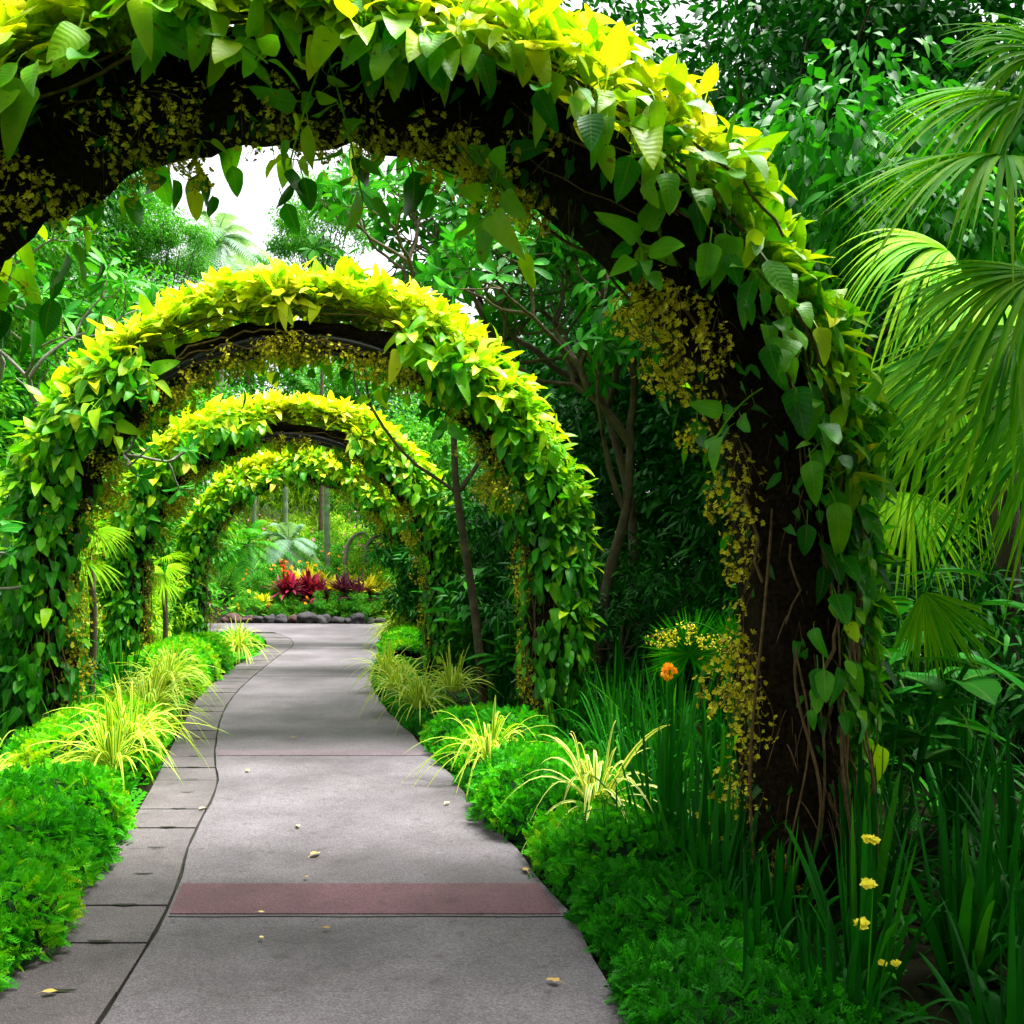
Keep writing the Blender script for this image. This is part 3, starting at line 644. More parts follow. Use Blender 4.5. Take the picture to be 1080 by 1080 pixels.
# fallen leaves
for k, (lb, px, py, s, tn, rz) in enumerate([('pale cream leaf lying on the path left of centre', 210, 856, .10, .95, 1.3), ('cream leaf lying on the path, rightmost of the two pale ones', 315, 875, .10, .9, 1.9),
        ('curled brown and yellow leaf on the path below the pale ones', 329, 905, .07, .6, 1.2), ('small yellow leaf on the border slab beside the long mound', 115, 904, .07, .7, .8),
        ('tiny brown speck of leaf above the red band', 324, 929, .03, .2, 2), ('tiny brown leaf scrap far up the path', 308, 780, .06, .2, 1), ('tiny yellow scrap on the red band', 272, 966, .03, .8, 0),
        ('brown leaf lying at the right path edge above the red band', 556, 922, .06, .2, 1.8),
        ('small tan leaf near the bottom left on the border slab', 44, 1052, .05, .5, .4), ('tiny yellow leaf below the red band left of centre', 277, 994, .03, .8, 2.2), ('small brown leaf below the red band right of centre', 340, 983, .035, .1, .2),
        ('small yellow leaf at the foot of the striped spider plant on the path', 470, 850, .05, .85, 1.2), ('tan leaf on the path beside the second spider plant at left', 262, 815, .06, .5, 2.0), ('small tan leaf at the bottom right corner of the path', 590, 1040, .05, .4, 2.6)]):
    Y = 1350/(py-611); g = G(); scatter(g, POTHOS[2] if k > 1 else LANCE[0], np.array([[0, 0, .012]]), np.array([[cos(rz), sin(rz), 0]]), np.array([[0, 0, 1.]]), s, tn)
    o = g.build('fallen_leaf', M['dry']); o.location = (X(px, Y), Y, .006); props(o, lb, 'leaf', 'fallen leaves on the path')

# ------------------------------------------------------------------ woody plants
def branchy(g, p, d, r, l, depth, tips, spread=.7, k=(2, 3), m=0, upb=.25, shrink=.72):
    n = 5; pts = [p]; q = p.copy(); dd = d.copy()
    for i in range(n):
        dd = nrm(dd + .18*R.normal(size=3) + np.array([0, 0, upb*.35])); q = q + dd*l/n; pts.append(q.copy())
    r1 = r*.74; tube(g, pts, np.linspace(r, r1, n+1), 7, m)
    if depth == 0: tips.append((q, dd)); return
    c = R.integers(k[0], k[1]+1); a0 = U(0, 2*pi)
    ref = nrm(np.cross(dd, np.array([.3, .8, .5]))); ref2 = np.cross(dd, ref)
    for i in range(c):
        a = a0 + i*2*pi/c + U(-.3, .3); s = spread*U(.7, 1.2)
        nd = nrm(dd*cos(s) + (ref*cos(a)+ref2*sin(a))*sin(s))
        branchy(g, q, nd, r1*.85, l*shrink*U(.8, 1.2), depth-1, tips, spread, k, m, upb, shrink)
def frangipani(label, base, trunk, starts, depth=3, l=.6, r=.05, leafs=.2, seed=0, spread=.75, bark='bark', nl=11, group='frangipani trees'):
    """trunk: list of points relative to base; starts: (point, dir, r, l, depth)"""
    global R; R = np.random.default_rng(seed+500)
    root = thing('frangipani_tree', label, 'tree', base, 0, group)
    g = G(); tips = []
    if len(trunk): T = smooth(trunk, 5); tube(g, T, np.linspace(r*1.7, r, len(T)), 10)
    for p, d, rr, ll, dp in starts: branchy(g, np.array(p, float), nrm(np.array(d, float)), rr, ll, dp, tips, spread)
    g.build('trunk', M[bark], root)
    g = G()
    for q, dd in tips:
        n = R.integers(nl-3, nl+4); az = np.arange(n)*2.4 + U(0, 6); ref = nrm(np.cross(dd, np.array([.3, .8, .5]))); ref2 = np.cross(dd, ref)
        h = ref[None]*np.cos(az)[:, None] + ref2[None]*np.sin(az)[:, None]
        el = U(.1, 1.1, n)[:, None]; d = h*np.cos(el) + dd*np.sin(el); d[:, 2] -= .1
        pos = q - dd*U(0, .07, (n, 1)) + h*.012
        w_ = R.integers(0, 3, n); s = leafs*U(.65, 1.2, n); tn = np.clip(R.normal(.5, .25, n), 0, 1)
        for c in range(3): k = w_ == c; scatter(g, OBOV[c], pos[k], d[k], (dd + .3*rdir(n))[k], s[k], tn[k])
    g.build('crown', M['frangi'], root); return root
# left frangipani, beside the second arch
b = np.array([-4.95, 6.9, 0.])
frangipani('frangipani at the left edge reaching bare grey branches across the second arch', b, [(0, 0, -.1), (-.1, 0, .8), (0, .05, 1.5)],
    [((0, .05, 1.4), (1, -.1, .22), .03, .62, 2), ((0, .05, 1.5), (.6, .1, .75), .035, .7, 3), ((0, .05, 1.5), (.25, -.3, 1), .04, .75, 3), ((-.05, 0, 1.2), (1, .1, .05), .028, .8, 1)], l=.6, seed=1, leafs=.17, nl=9)
b = np.array([-5.4, 9.8, 0.])
frangipani('frangipani behind the left shoulder of the second arch under the sky gap', b, [(0, 0, -.1), (.1, 0, 1), (.05, .1, 2.2)],
    [((.05, .1, 2.1), (.8, .1, .8), .05, 1.0, 4), ((.05, .1, 2.2), (-.1, -.2, 1), .05, 1.0, 4), ((.05, .1, 2.2), (-.9, .1, .7), .05, .9, 3), ((.05, .1, 2.2), (.2, .8, .7), .05, .9, 3)], seed=2)
# middle frangipani, between second and third arch
b = np.array([X(512, 10.2), 10.2, 0.])
tp = P(478, 440, 10.2) - b; tp2 = P(482, 520, 10.1) - b
frangipani('frangipani with leaning trunk between the second and third arches', b, [(0, 0, -.1), P(500, 640, 10.2) - b, tp2, tp],
    [(tp, P(330, 230, 9.6)-b-tp, .045, 1.0, 4), (tp, P(430, 200, 10.5)-b-tp, .045, 1.0, 4), (tp, P(560, 220, 10)-b-tp, .045, .95, 4), (tp2, P(300, 400, 9.8)-b-tp2, .02, 1.3, 2), (tp2, P(560, 500, 10.4)-b-tp2, .03, .5, 1), (tp, P(620, 330, 10)-b-tp, .04, .9, 4)], r=.032, seed=3, bark='barkdark')
b = np.array([X(625, 9.6), 9.6, 0.])
tq = P(665, 470, 9.6) - b
frangipani('mossy forked frangipani right of the second arch in the shade', b, [(0, 0, -.1), P(640, 620, 9.6) - b, P(660, 540, 9.6)-b, tq],
    [(tq, P(560, 360, 9.2)-b-tq, .045, .95, 4), (tq, P(640, 300, 9.6)-b-tq, .045, .95, 4), (tq, P(600, 330, 10.4)-b-tq, .04, 1.0, 4), (P(660, 540, 9.6)-b, (-.6, 0, .7), .035, .8, 2)], r=.04, seed=4, bark='barkdark')
# crossing bare branch in front of the third arch
b = np.array([X(655, 11.4), 11.4, 0.]); t1 = P(640, 430, 11.4)-b
frangipani('frangipani whose thick grey limbs cross behind the nearest arch', b, [(0, 0, -.1), P(668, 560, 11.4)-b, t1],
    [(t1, P(520, 330, 11)-b-t1, .05, 1.2, 3), (t1, P(590, 240, 11)-b-t1, .05, 1.2, 4), (t1, P(690, 300, 11)-b-t1, .05, 1.0, 3), (t1, P(480, 260, 11.5)-b-t1, .05, 1.4, 4)], r=.045, seed=6, bark='barkdark')

def crownmesh(name, mat, nclump, per, rad, leaf, seed, tpl=OVAL, spread=(1, 1, .8), droop=.3, tmean=.5, clumpr=.28):
    global R; R = np.random.default_rng(seed+700)
    g = G(); cs = rdir(nclump)*(U(.25, 1, (nclump, 1))**.5)*np.array(spread)*rad
    for c in cs:
        n = int(per*U(.6, 1.4)); r = rad*clumpr*U(.6, 1.3)
        o_ = rdir(n)*(U(.1, 1, (n, 1))**.45)*r*np.array([1.15, 1.15, .7]); pos = c + o_
        d = nrm(o_/r + .7*rdir(n) + np.array([0, 0, -droop])); nm = np.array([0, 0, 1.]) + .7*rdir(n)
        tn = np.clip(tmean + R.normal(0, .18, n) + U(-.15, .15), 0, 1)
        k = R.integers(0, len(tpl), n)
        for q in range(len(tpl)): scatter(g, tpl[q], pos[k == q], d[k == q], nm[k == q], leaf*U(.6, 1.3, (k == q).sum()), tn[k == q])
    return g.mesh(name, M[mat]), cs
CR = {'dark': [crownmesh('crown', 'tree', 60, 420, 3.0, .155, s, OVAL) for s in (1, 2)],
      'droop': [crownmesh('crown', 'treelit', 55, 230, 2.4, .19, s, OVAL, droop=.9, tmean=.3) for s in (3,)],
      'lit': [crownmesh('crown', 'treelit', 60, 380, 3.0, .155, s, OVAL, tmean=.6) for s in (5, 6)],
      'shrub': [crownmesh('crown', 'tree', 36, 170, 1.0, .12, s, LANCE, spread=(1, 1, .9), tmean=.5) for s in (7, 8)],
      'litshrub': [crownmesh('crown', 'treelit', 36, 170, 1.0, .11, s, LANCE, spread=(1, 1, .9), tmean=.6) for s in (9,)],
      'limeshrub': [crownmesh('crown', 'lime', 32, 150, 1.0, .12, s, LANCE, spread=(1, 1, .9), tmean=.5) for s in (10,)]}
TK = {}
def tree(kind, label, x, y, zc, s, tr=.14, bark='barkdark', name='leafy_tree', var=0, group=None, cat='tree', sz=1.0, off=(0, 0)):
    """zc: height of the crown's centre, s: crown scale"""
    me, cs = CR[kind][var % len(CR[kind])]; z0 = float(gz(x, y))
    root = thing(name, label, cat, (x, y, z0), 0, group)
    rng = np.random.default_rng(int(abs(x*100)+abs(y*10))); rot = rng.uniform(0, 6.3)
    link('crown', me, root, (off[0], off[1], zc-z0), (0, 0, rot), (s, s, s*sz))
    g = G(); H = zc-z0; top = np.array([off[0], off[1], H])
    b1 = np.array([rng.uniform(-.3, .3), rng.uniform(-.3, .3), H*.55])*np.array([s*.4, s*.4, 1])
    T = smooth([np.array([0, 0, -.2]), b1*np.array([.6, .6, .5]), b1, top*.98+.1], 5); tube(g, T, np.linspace(tr, tr*.35, len(T)), 10)
    for c in cs[::3]:
        e = np.array([c[0]*cos(rot)-c[1]*sin(rot), c[0]*sin(rot)+c[1]*cos(rot), c[2]*sz])*s + top
        st_ = b1 + (top-b1)*rng.uniform(0, .6)
        tube(g, smooth([st_, (st_+e)/2+np.array([0, 0, .12*s]), e], 3), np.linspace(tr*.4, tr*.08, 7), 5)
    g.build('trunk', M[bark], root); return root

T_ = [ # kind, label, x, y, zc, s
 ('dark', 'dark glossy tree rising directly behind the top of the nearest arch at upper right', 3.4, 12.5, 7.2, 1.0, .16),
 ('dark', 'large dark tree behind the fan palm at the top right corner', 6.6, 12.5, 7.4, 1.15, .18),
 ('droop', 'tree with drooping light leaves between the arch shoulder and the fan palm', 3.2, 9.0, 4.6, .85, .1),
 ('dark', 'dense dark tree filling the gap low behind the arch foot', 4.2, 14.5, 3.4, 1.0, .14),
 ('dark', 'dark tree behind the palm at the right edge', 7.6, 10.0, 4.2, 1.05, .14),
 ('dark', 'tall dark tree behind the mossy frangipani', 3.8, 17.0, 5.2, 1.25, .2),
 ('dark', 'tall dark tree right of centre in the second row behind', 6.2, 19.5, 7.5, 1.5, .22),
 ('dark', 'broad dark tree in the back row above the shaded trunks', 3.6, 24.5, 8.2, 1.5, .22),
 ('lit', 'light green tree behind the frangipani crown, right of the sky gap', -1.6, 36.0, 7.0, 1.3, .16),
 ('dark', 'shadowy tree low behind the forked trunks', 2.2, 20.0, 2.6, 1.05, .16),
 ('dark', 'tall dark tree on the far left behind the top of the nearest arch', -9.6, 15.5, 9.0, 1.15, .2),
 ('lit', 'light green tree left of the distant palm', -10.4, 21.0, 5.6, 1.15, .18),
 ('lit', 'bright tree at the left edge behind the frangipani', -9.0, 15.0, 3.6, .85, .14),
 ('lit', 'bushy bright tree in the gap left of the third arch', -9.6, 20.0, 2.6, .85, .14),
 ('lit', 'pale green tree beyond the flower bed under the distant palm', -12.5, 46.0, 9.5, 1.5, .2),
 ('lit', 'pale green tree beyond the flower bed, right of the bamboo poles', -5.0, 47.0, 10.0, 1.6, .2),
 ('lit', 'far tree at the left of the poles behind the flower bed', -17.5, 42.0, 8.0, 1.5, .2),
 ('dark', 'far dark tree closing the view right of the flower bed', -1.0, 38.0, 7.0, 1.5, .2),
 ('lit', 'round tree low beyond the bamboo poles', -9.5, 50.0, 8.0, 1.4, .2),
 ('dark', 'dark tree in the back row at far right', 12.0, 20.0, 6.0, 1.6, .22),
 ('dark', 'dark tree at left behind the strap clumps', -13.5, 24.0, 5.0, 1.5, .2),
]
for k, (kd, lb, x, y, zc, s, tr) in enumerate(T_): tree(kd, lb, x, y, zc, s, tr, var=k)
# unseen trees added beside and behind the photographer to shade the foreground
tree('dark', 'unseen shade tree added beyond the right edge', 8.2, 1.0, 7.4, 1.2, .2, var=1)
tree('dark', 'unseen shade tree added over the path behind the camera', 1.2, -4.5, 7.2, 1.5, .2, var=0)
tree('dark', 'unseen shade tree at the right behind the camera', 6.5, -1.5, 6.4, 1.5, .2, var=1)
tree('dark', 'unseen shade tree at the left behind the camera', -6.8, -2.8, 6.8, 1.3, .2, var=0)
tree('dark', 'unseen tree added with its crown shading the path above the photographer', 2.2, -2.2, 7.6, 1.15, .2, var=0, off=(-.9, 1.7), sz=.7)
tree('dark', 'unseen tree added with its crown shading the right side of the nearest arch', 5.6, .2, 7.2, .9, .2, var=1, off=(-1.6, 2.2), sz=.8)
S_ = [('shrub', 'dark shrub behind the right foot of the nearest arch', 2.6, 7.2, .8, 1.0), ('shrub', 'dark shrub at the right edge under the palm', 3.9, 6.2, .8, 1.1),
 ('shrub', 'dark shrub below the mossy frangipani', 1.6, 10.4, .9, 1.1), ('shrub', 'dark shrub right of the third arch foot', .5, 12.6, .9, 1.15),
 ('shrub', 'dark shrub in the deep shade between the trunks', 2.6, 12.4, 1.2, 1.4), ('shrub', 'shaded shrub beyond the third arch on the right', -.3, 15.5, 1.2, 1.2),
 ('shrub', 'tall shrub beside the farthest arch on the right', -1.0, 19.0, 1.7, 1.7), ('shrub', 'dark shrub low at far right behind the strap clumps', 4.8, 8.2, 1.2, 1.5),
 ('shrub', 'dark shrub behind the left foot of the second arch', -5.2, 9.2, .9, 1.0), ('litshrub', 'bright shrub at the left edge behind the arch foot', -6.2, 10.6, 1.3, 1.15),
 ('limeshrub', 'yellow-green shrub seen through the second arch at left', -6.6, 12.8, 1.0, .9), ('limeshrub', 'yellow-green shrub left of the third arch foot', -7.4, 15.4, 1.2, 1.25),
 ('limeshrub', 'yellow-green shrub between the third and farthest arches at left', -7.2, 17.6, .9, 1.0), ('litshrub', 'bright shrub behind the farthest arch left foot', -8.0, 20.6, 1.0, 1.2),
 ('shrub', 'shaded shrub at the left edge behind the strap clump', -5.3, 7.6, .8, 1.0), ('litshrub', 'bright shrub right of the farthest arch', -.9, 22.5, 1.6, 1.7),
 ('shrub', 'tall shrub right of the second arch in shade', 1.0, 9.4, .8, .8), ('litshrub', 'tall bright shrub at the left edge of the bed beyond the crossing path', -11.5, 31.0, 1.6, 1.7),
 ('litshrub', 'bright shrub behind the path bend at right', -1.7, 26.0, 1.3, 1.7), ('shrub', 'dark leafy mass behind the small fan leaf', 3.2, 9.0, 1.8, 1.6), ('shrub', 'dark leafy mass right of the third arch crown', .4, 14.2, 2.4, 1.5),
 ('shrub', 'dark leafy mass under the drooping tree', 5.4, 11.0, 2.4, 1.9),]
for k, (kd, lb, x, y, zc, s) in enumerate(S_): tree(kd, lb, x, y, zc, s, .05, name='leafy_shrub', var=k, cat='shrub')

# tree trunks seen in the gloom
def trunkonly(): pass

# ------------------------------------------------------------------ palms
def fanleaf(g, hub, D, N, Lr, nseg, spread, drop, tint, wd=.03, jitter=.04, power=2.2):
    D = nrm(np.array(D, float)); N = np.array(N, float); N = nrm(N - D*N.dot(D)); S = np.cross(D, N)
    a = np.linspace(-spread, spread, nseg) + R.normal(0, .035, nseg)
    d = np.cos(a)[:, None]*D + np.sin(a)[:, None]*S + N*(.12*np.cos(a*1.2))[:, None]
    L = Lr*(1-.28*(np.abs(a)/spread)**2)*U(.82, 1.1, nseg)
    cr = -np.sin(a)[:, None]*D + np.cos(a)[:, None]*S + .15*N*np.where(np.arange(nseg) % 2, 1, -1)[:, None]
    prof = lambda t: np.interp(t, [0, .12, .38, .7, 1], [.2, .7, 1, .7, .03])
    dr = drop*U(.6, 1.5, nseg)
    strips(g, np.tile(hub, (nseg, 1)), d, cr, L, wd, dr, 10, prof, .35, np.clip(R.normal(tint, .15, nseg), 0, 1), power=power)
def fanpalm(label, base, hubs, seed, trunk_top, tr=.09, name='fan_palm', tint=.5, group='fan palms', nseg=52):
    """hubs: (hub, dir, normal, length, spread, drop)"""
    global R; R = np.random.default_rng(seed+900)
    base = np.array(base, float); root = thing(name, label, 'palm', base, 0, group)
    g = G(); T = smooth([(0, 0, -.2), np.array(trunk_top)*.5+np.array([.04, 0, 0]), trunk_top], 5); tube(g, T, tr, 10); g.build('trunk', M['barkdark'], root)
    for hub, d, nm, L, sp_, dr in hubs:
        hub = np.array(hub, float)-base; g = G(); fanleaf(g, hub, d, nm, L, nseg, sp_, dr, tint, wd=L*.018)
        tube(g, smooth([np.array(trunk_top), (np.array(trunk_top)+hub)/2+np.array([0, 0, .12]), hub], 4), np.linspace(.012, .007, 9), 5, 0, .4)
        g.build('frond', M['fan'], root)
    return root
b = (2.75, 4.6, 0)
fanpalm('near fan palm at the right edge with long drooping slender leaflets', b, [
    (P(1062, 165, 4.3), (-1, -.25, -.12), (-.2, -.5, 1), .85, 1.5, .5),
    (P(1075, 345, 4.2), (-.75, -.3, -.45), (-.5, -.6, .7), .9, 1.4, .42),
    (P(975, 625, 4.6), (.25, -.35, -.9), (-.3, -.9, .3), .42, .95, .15),
    (P(1150, 250, 4.0), (.4, -.5, .2), (0, -.4, 1), .7, 1.5, .4),
    (P(1130, 430, 4.5), (-.5, -.2, -.6), (-.5, -.6, .5), .8, 1.3, .4),
    (P(1120, 60, 4.4), (-.5, .2, .5), (0, -.6, .8), .7, 1.4, .5),
    (P(1100, 110, 4.6), (-1, .2, .35), (-.2, -.5, 1), .95, 1.2, .6), (P(1100, 290, 4.0), (-.9, .1, .1), (-.3, -.5, .8), .8, 1.3, .6), (P(1110, 390, 4.3), (-.9, .2, -.2), (-.4, -.5, .7), .85, 1.3, .5)], 1, (0.02, 0, 2.9), tint=.75, nseg=58)
b = (3.4, 6.6, 0)
fanpalm('lime fan palm behind the near one, its leaflets hanging in bright curtains', b, [
    (P(1000, 265, 6.2), (-.8, -.3, .1), (-.3, -.7, .6), .95, 1.5, .8),
    (P(1050, 310, 6.0), (-.5, -.5, -.1), (0, -.8, .5), 1.0, 1.5, .7),
    (P(1000, 400, 6.2), (-.7, -.3, -.1), (-.3, -.8, .4), .9, 1.4, .9),
    (P(1080, 400, 6.4), (.1, -.3, -.8), (0, -.8, .4), .9, 1.4, .3),
    (P(960, 520, 6.4), (-.3, -.3, -.6), (-.3, -.8, .4), .7, 1.4, .3),
    (P(1100, 250, 6.4), (-.3, -.3, .5), (0, -.6, .8), .8, 1.4, .6)], 2, (0.0, 0, 2.9), tint=.88)
b = (X(735, 6.6), 6.6, 0)
fanpalm('low palm with round pleated leaves beside the orange orchid', b, [
    (P(728, 690, 6.4), (-.1, -.2, .9), (-.1, -1, .35), .36, 2.6, .03), (P(775, 690, 6.5), (.4, -.2, .7), (.1, -1, .3), .33, 2.5, .03), (P(840, 650, 6.8), (.3, -.1, .8), (0, -1, .3), .36, 2.5, .03)], 3, (0.02, 0, .35), tr=.03, name='round_leaf_palm', tint=.35, group=None, nseg=110)
# yellow green fan palms left
b = (X(95, 10.8), 10.8, 0)
fanpalm('small lime fan palm glimpsed behind the inner side of the second arch left leg', b, [
    (P(100, 500, 10.8), (.4, -.3, .3), (0, -.6, .8), .5, 1.6, .5), (P(100, 560, 10.6), (.6, -.3, -.2), (0, -.6, .8), .45, 1.5, .4), (P(80, 540, 10.6), (-.6, -.4, -.2), (0, -.6, .8), .7, 1.5, .4), (P(85, 590, 10.5), (0, -.7, -.2), (0, -.5, .8), .7, 1.5, .4)], 4, (0, 0, 1.6), tr=.04, tint=1.0)
b = (X(172, 14.9), 14.9, 0)
fanpalm('small lime fan palm seen under the third arch at left', b, [
    (P(174, 590, 14.7), (.3, -.6, .2), (0, -.6, .8), .5, 1.6, .45), (P(170, 600, 14.8), (-.5, -.5, -.1), (0, -.6, .8), .7, 1.5, .4), (P(176, 600, 15), (.7, 0, .1), (0, -.6, .8), .4, 1.5, .4), (P(172, 615, 14.6), (0, -.7, -.3), (0, -.6, .8), .5, 1.5, .4)], 5, (0, 0, 1.3), tr=.04, tint=1.0)
b = (X(25, 9.6), 9.6, 0)
fanpalm('lime fan palm at the left edge behind the frangipani branches', b, [
    (P(30, 470, 9.6), (.4, -.3, .2), (0, -.6, .8), .8, 1.6, .5), (P(20, 560, 9.5), (.3, -.6, -.2), (0, -.6, .8), .8, 1.5, .4), (P(0, 500, 9.4), (-.3, -.6, .1), (0, -.6, .8), .8, 1.5, .4)], 6, (0, 0, 1.9), tr=.05, tint=.95)

def pinnate(g, p0, d, L, drop, n, ll, tint, m=0, wd=.02):
    d = nrm(np.array(d, float)); t = np.linspace(0, 1, 14)
    rach = p0 + d*L*t[:, None] - np.array([0, 0, 1.])*(L*drop*t**2)[:, None]; tube(g, rach, np.linspace(.03, .006, 14)*L/3, 5, m, tint)
    tt = np.repeat(np.linspace(.12, 1, n), 2); sd = np.tile([-1, 1], n)
    pos = np.stack([np.interp(tt, t, rach[:, c]) for c in range(3)], 1)
    T = nrm(d - np.array([0, 0, 1.])*(2*drop*tt)[:, None]); S = nrm(np.cross(T, np.array([0, 0, 1.])))
    D = nrm(S*sd[:, None] + T*.55 + np.array([0, 0, .25]))
    strips(g, pos, D, T, ll*np.sin(.35+tt*2.5)*U(.85, 1.1, 2*n)+.02, wd, .55, 5, None, .2, np.clip(R.normal(tint, .2, 2*n), 0, 1), m)
def featherpalm(label, x, y, H, L, nf, seed, mat='blue', ll=.7, tr=.2, tint=.5, name='feather_palm', wd=.03, nl=34, group=None, bark='bark'):
    global R; R = np.random.default_rng(seed+950)
    z0 = float(gz(x, y)); root = thing(name, label, 'palm', (x, y, z0), 0, group); H = H-z0
    g = G(); tube(g, smooth([(0, 0, -.3), (.1, 0, H*.5), (0, 0, H)], 5), np.linspace(tr, tr*.7, 11), 10); g.build('trunk', M[bark], root)
    for k in range(nf):
        az = k*2.4; el = U(-.5, 1.35); g = G()
        pinnate(g, np.array([0, 0, H]), (cos(az)*cos(el), sin(az)*cos(el), sin(el)), L*U(.75, 1.15), .35+.45*cos(el), nl, ll, tint, wd=wd)
        g.build('frond', M[mat], root)
featherpalm('tall pale palm standing in the sky gap at upper left', X(228, 44), 44, 17.0, 3.0, 24, 1, ll=.75, tr=.3, wd=.04, nl=26)
featherpalm('shorter pale palm beside the tall one in the sky gap', X(262, 48), 48, 16.3, 2.6, 18, 2, ll=.7, tr=.26, wd=.04, tint=.8, nl=24)
featherpalm('blue-green feathery palm in the flower bed beyond the farthest arch', X(305, 35), 35, 2.7, 1.7, 16, 3, ll=.5, tr=.08, wd=.02)
featherpalm('green palm with a low crown at the left of the flower bed', X(262, 34), 34, 2.6, 1.8, 14, 4, mat='treelit', ll=.5, tr=.08, wd=.022)
featherpalm('dark palm crown visible between the frangipani and the third arch top', X(338, 45), 45, 9.6, 3.0, 18, 5, mat='treelit', ll=.8, tr=.14, wd=.045)
featherpalm('green palm under the top of the third arch', X(296, 48), 48, 9.2, 3.0, 16, 6, mat='blue', ll=.8, tr=.14, wd=.045)

# broad-leaved gingers right of the third arch
def ginger(label, x, y, h, n, seed, sc_=.5, tint=.4, mat='frangi', group='broad-leaved gingers'):
    global R; R = np.random.default_rng(seed+980)
    root = thing('ginger_plant', label, 'plant', (x, y, float(gz(x, y))), 0, group); g = G(); gs = G()
    for k in range(n):
        az = U(0, 6.3); hh = h*U(.6, 1.1); top = np.array([cos(az)*.3*h, sin(az)*.3*h, hh]); T = smooth([(0, 0, -.05), top*np.array([.4, .4, .6]), top], 4); tube(gs, T, .012, 5)
        for q in range(6):
            i = int(len(T)*(.4+.1*q)); i = min(i, len(T)-1); a = az + (q % 2)*pi + U(-.6, .6)
            scatter(g, BIG[k % 2], T[i][None], np.array([[cos(a), sin(a), U(0, .8)]]), np.array([[0, 0, 1.]]), sc_*U(.7, 1.1), np.clip(R.normal(tint, .2), 0, 1))
    g.build('leaves', M[mat], root); gs.build('stems', M['strap'], root)
ginger('broad-leaved ginger at the right foot of the third arch', X(500, 12.8), 12.8, 1.4, 7, 1)
ginger('broad-leaved ginger between the third and farthest arches', X(480, 16.5), 16.5, 1.5, 7, 2)
ginger('broad-leaved ginger low behind the second arch right foot', X(545, 10.0), 10.0, .8, 6, 3, .4)
ginger('broad dark leaves in the shade right of the nearest arch foot', 1.95, 4.75, 1.3, 6, 4, .38, .15)
ginger('broad-leaved plant at left behind the second arch foot', X(30, 9), 9.0, 1.1, 6, 5, .4, .4)

# orange orchid right
root = thing('orange_orchid', 'single orange orchid bloom on a thin stem left of the nearest arch foot', 'flower', (.98, 5.9, float(gz(.98, 5.9))))
p = P(706, 708, 5.9)-np.array(root.location); g = G(); tube(g, smooth([(0, 0, -.02), (.02, 0, p[2]*.5), p], 4), .004, 5); g.build('stem', M['strap'], root)
g = G(); n = 16; o_ = rdir(n)*np.array([.04, .03, .04]); flowers(g, p+o_, np.tile([0, -1., .1], (n, 1))+.5*rdir(n), U(.035, .055, n), U(0, 1, n)); g.build('bloom', M['orange'], root)
root = thing('golden_orchid', 'golden orchid spray reaching left over the round palm leaf', 'flower', (.95, 5.2, float(gz(.95, 5.2))))
p = P(700, 665, 5.2)-np.array(root.location); g = G(); T = smooth([(.25, 0, -.02), (.28, 0, p[2]*.8), (.1, 0, p[2]+.03), p], 5); tube(g, T, .004, 5); g.build('stem', M['strap'], root)
for q in (T[-8], T[-4], T[-1]): link('orchid_spray', SPRAYT[R.integers(0, 5)], root, q, (U(-.3, .3), U(-.3, .3), U(0, 6)), .42)

# ------------------------------------------------------------------ far flower bed
R = np.random.default_rng(77)
k = 0; px = 246
desc = ['dark', 'grey', 'flat dark', 'rounded', 'low dark', 'tall grey', 'mossy', 'reddish']
while px < 402:
    Y = 29.5 - (px-246)*.004; r = U(.12, .27); mt = ['rock', 'rock', 'rock', 'rockred', 'rock', 'rockmoss'][R.integers(0, 6)]
    nm_ = {'rock': 'dark', 'rockred': 'reddish', 'rockmoss': 'mossy'}[mt]
    stone(['leftmost', 'second', 'third', 'fourth', 'fifth', 'sixth', 'seventh', 'eighth', 'ninth', 'tenth', 'eleventh', 'twelfth', 'thirteenth', 'fourteenth', 'fifteenth', 'sixteenth', 'seventeenth', 'eighteenth', 'nineteenth', 'twentieth'][k] + (' ' if k == 0 else ' from left, a ') + nm_ + ' stone in the row edging the far flower bed',
          X(px, Y), Y, r*.4, r, mt, k+10.3, 'stone row edging the far flower bed', (1.25, .9, U(.6, 1.1))); px += r*1.9*1000/29; k += 1
def rosette(name, label, x, y, h, n, mat, seed, wd=.05, z=0, group=None, stems=1, up=(.1, 1.4), drop=(.1, .5), cat='plant'):
    global R; R = np.random.default_rng(seed+1200)
    root = thing(name, label, cat, (x, y, float(gz(x, y))), 0, group); g = G()
    for s in range(stems):
        bx, by = R.normal(0, .3*h, 2)*(stems > 1); bz = z*U(.7, 1.2)
        az = U(0, 2*pi, n); el = U(*up, n); D = np.stack([np.cos(az)*np.cos(el), np.sin(az)*np.cos(el), np.sin(el)], 1); Cr = np.stack([-np.sin(az), np.cos(az), 0*az], 1)
        strips(g, np.tile([bx, by, bz], (n, 1))+.04*rdir(n), D, Cr, h*U(.7, 1.1, n), wd*U(.8, 1.2, n), U(*drop, n), 6, lambda t: np.interp(t, [0, .4, .8, 1], [.4, 1, .6, 0]), .3, np.clip(R.normal(.5, .28, n), 0, 1))
    g.build('leaves', M[mat], root)
    if z:
        g = G(); tube(g, [(0, 0, -.1), (0, 0, z*.5), (0, 0, z)], .03, 6); g.build('stem', M['bark'], root)
    return root
def at(px, py):
    """point of the sloping bed seen at this pixel"""
    for Y in np.arange(29.7, 60, .1):
        if EYE - (py-611)/1000*Y <= gz(X(px, Y), Y): return X(px, Y), Y
    return X(px, 45), 45
Yb = 31
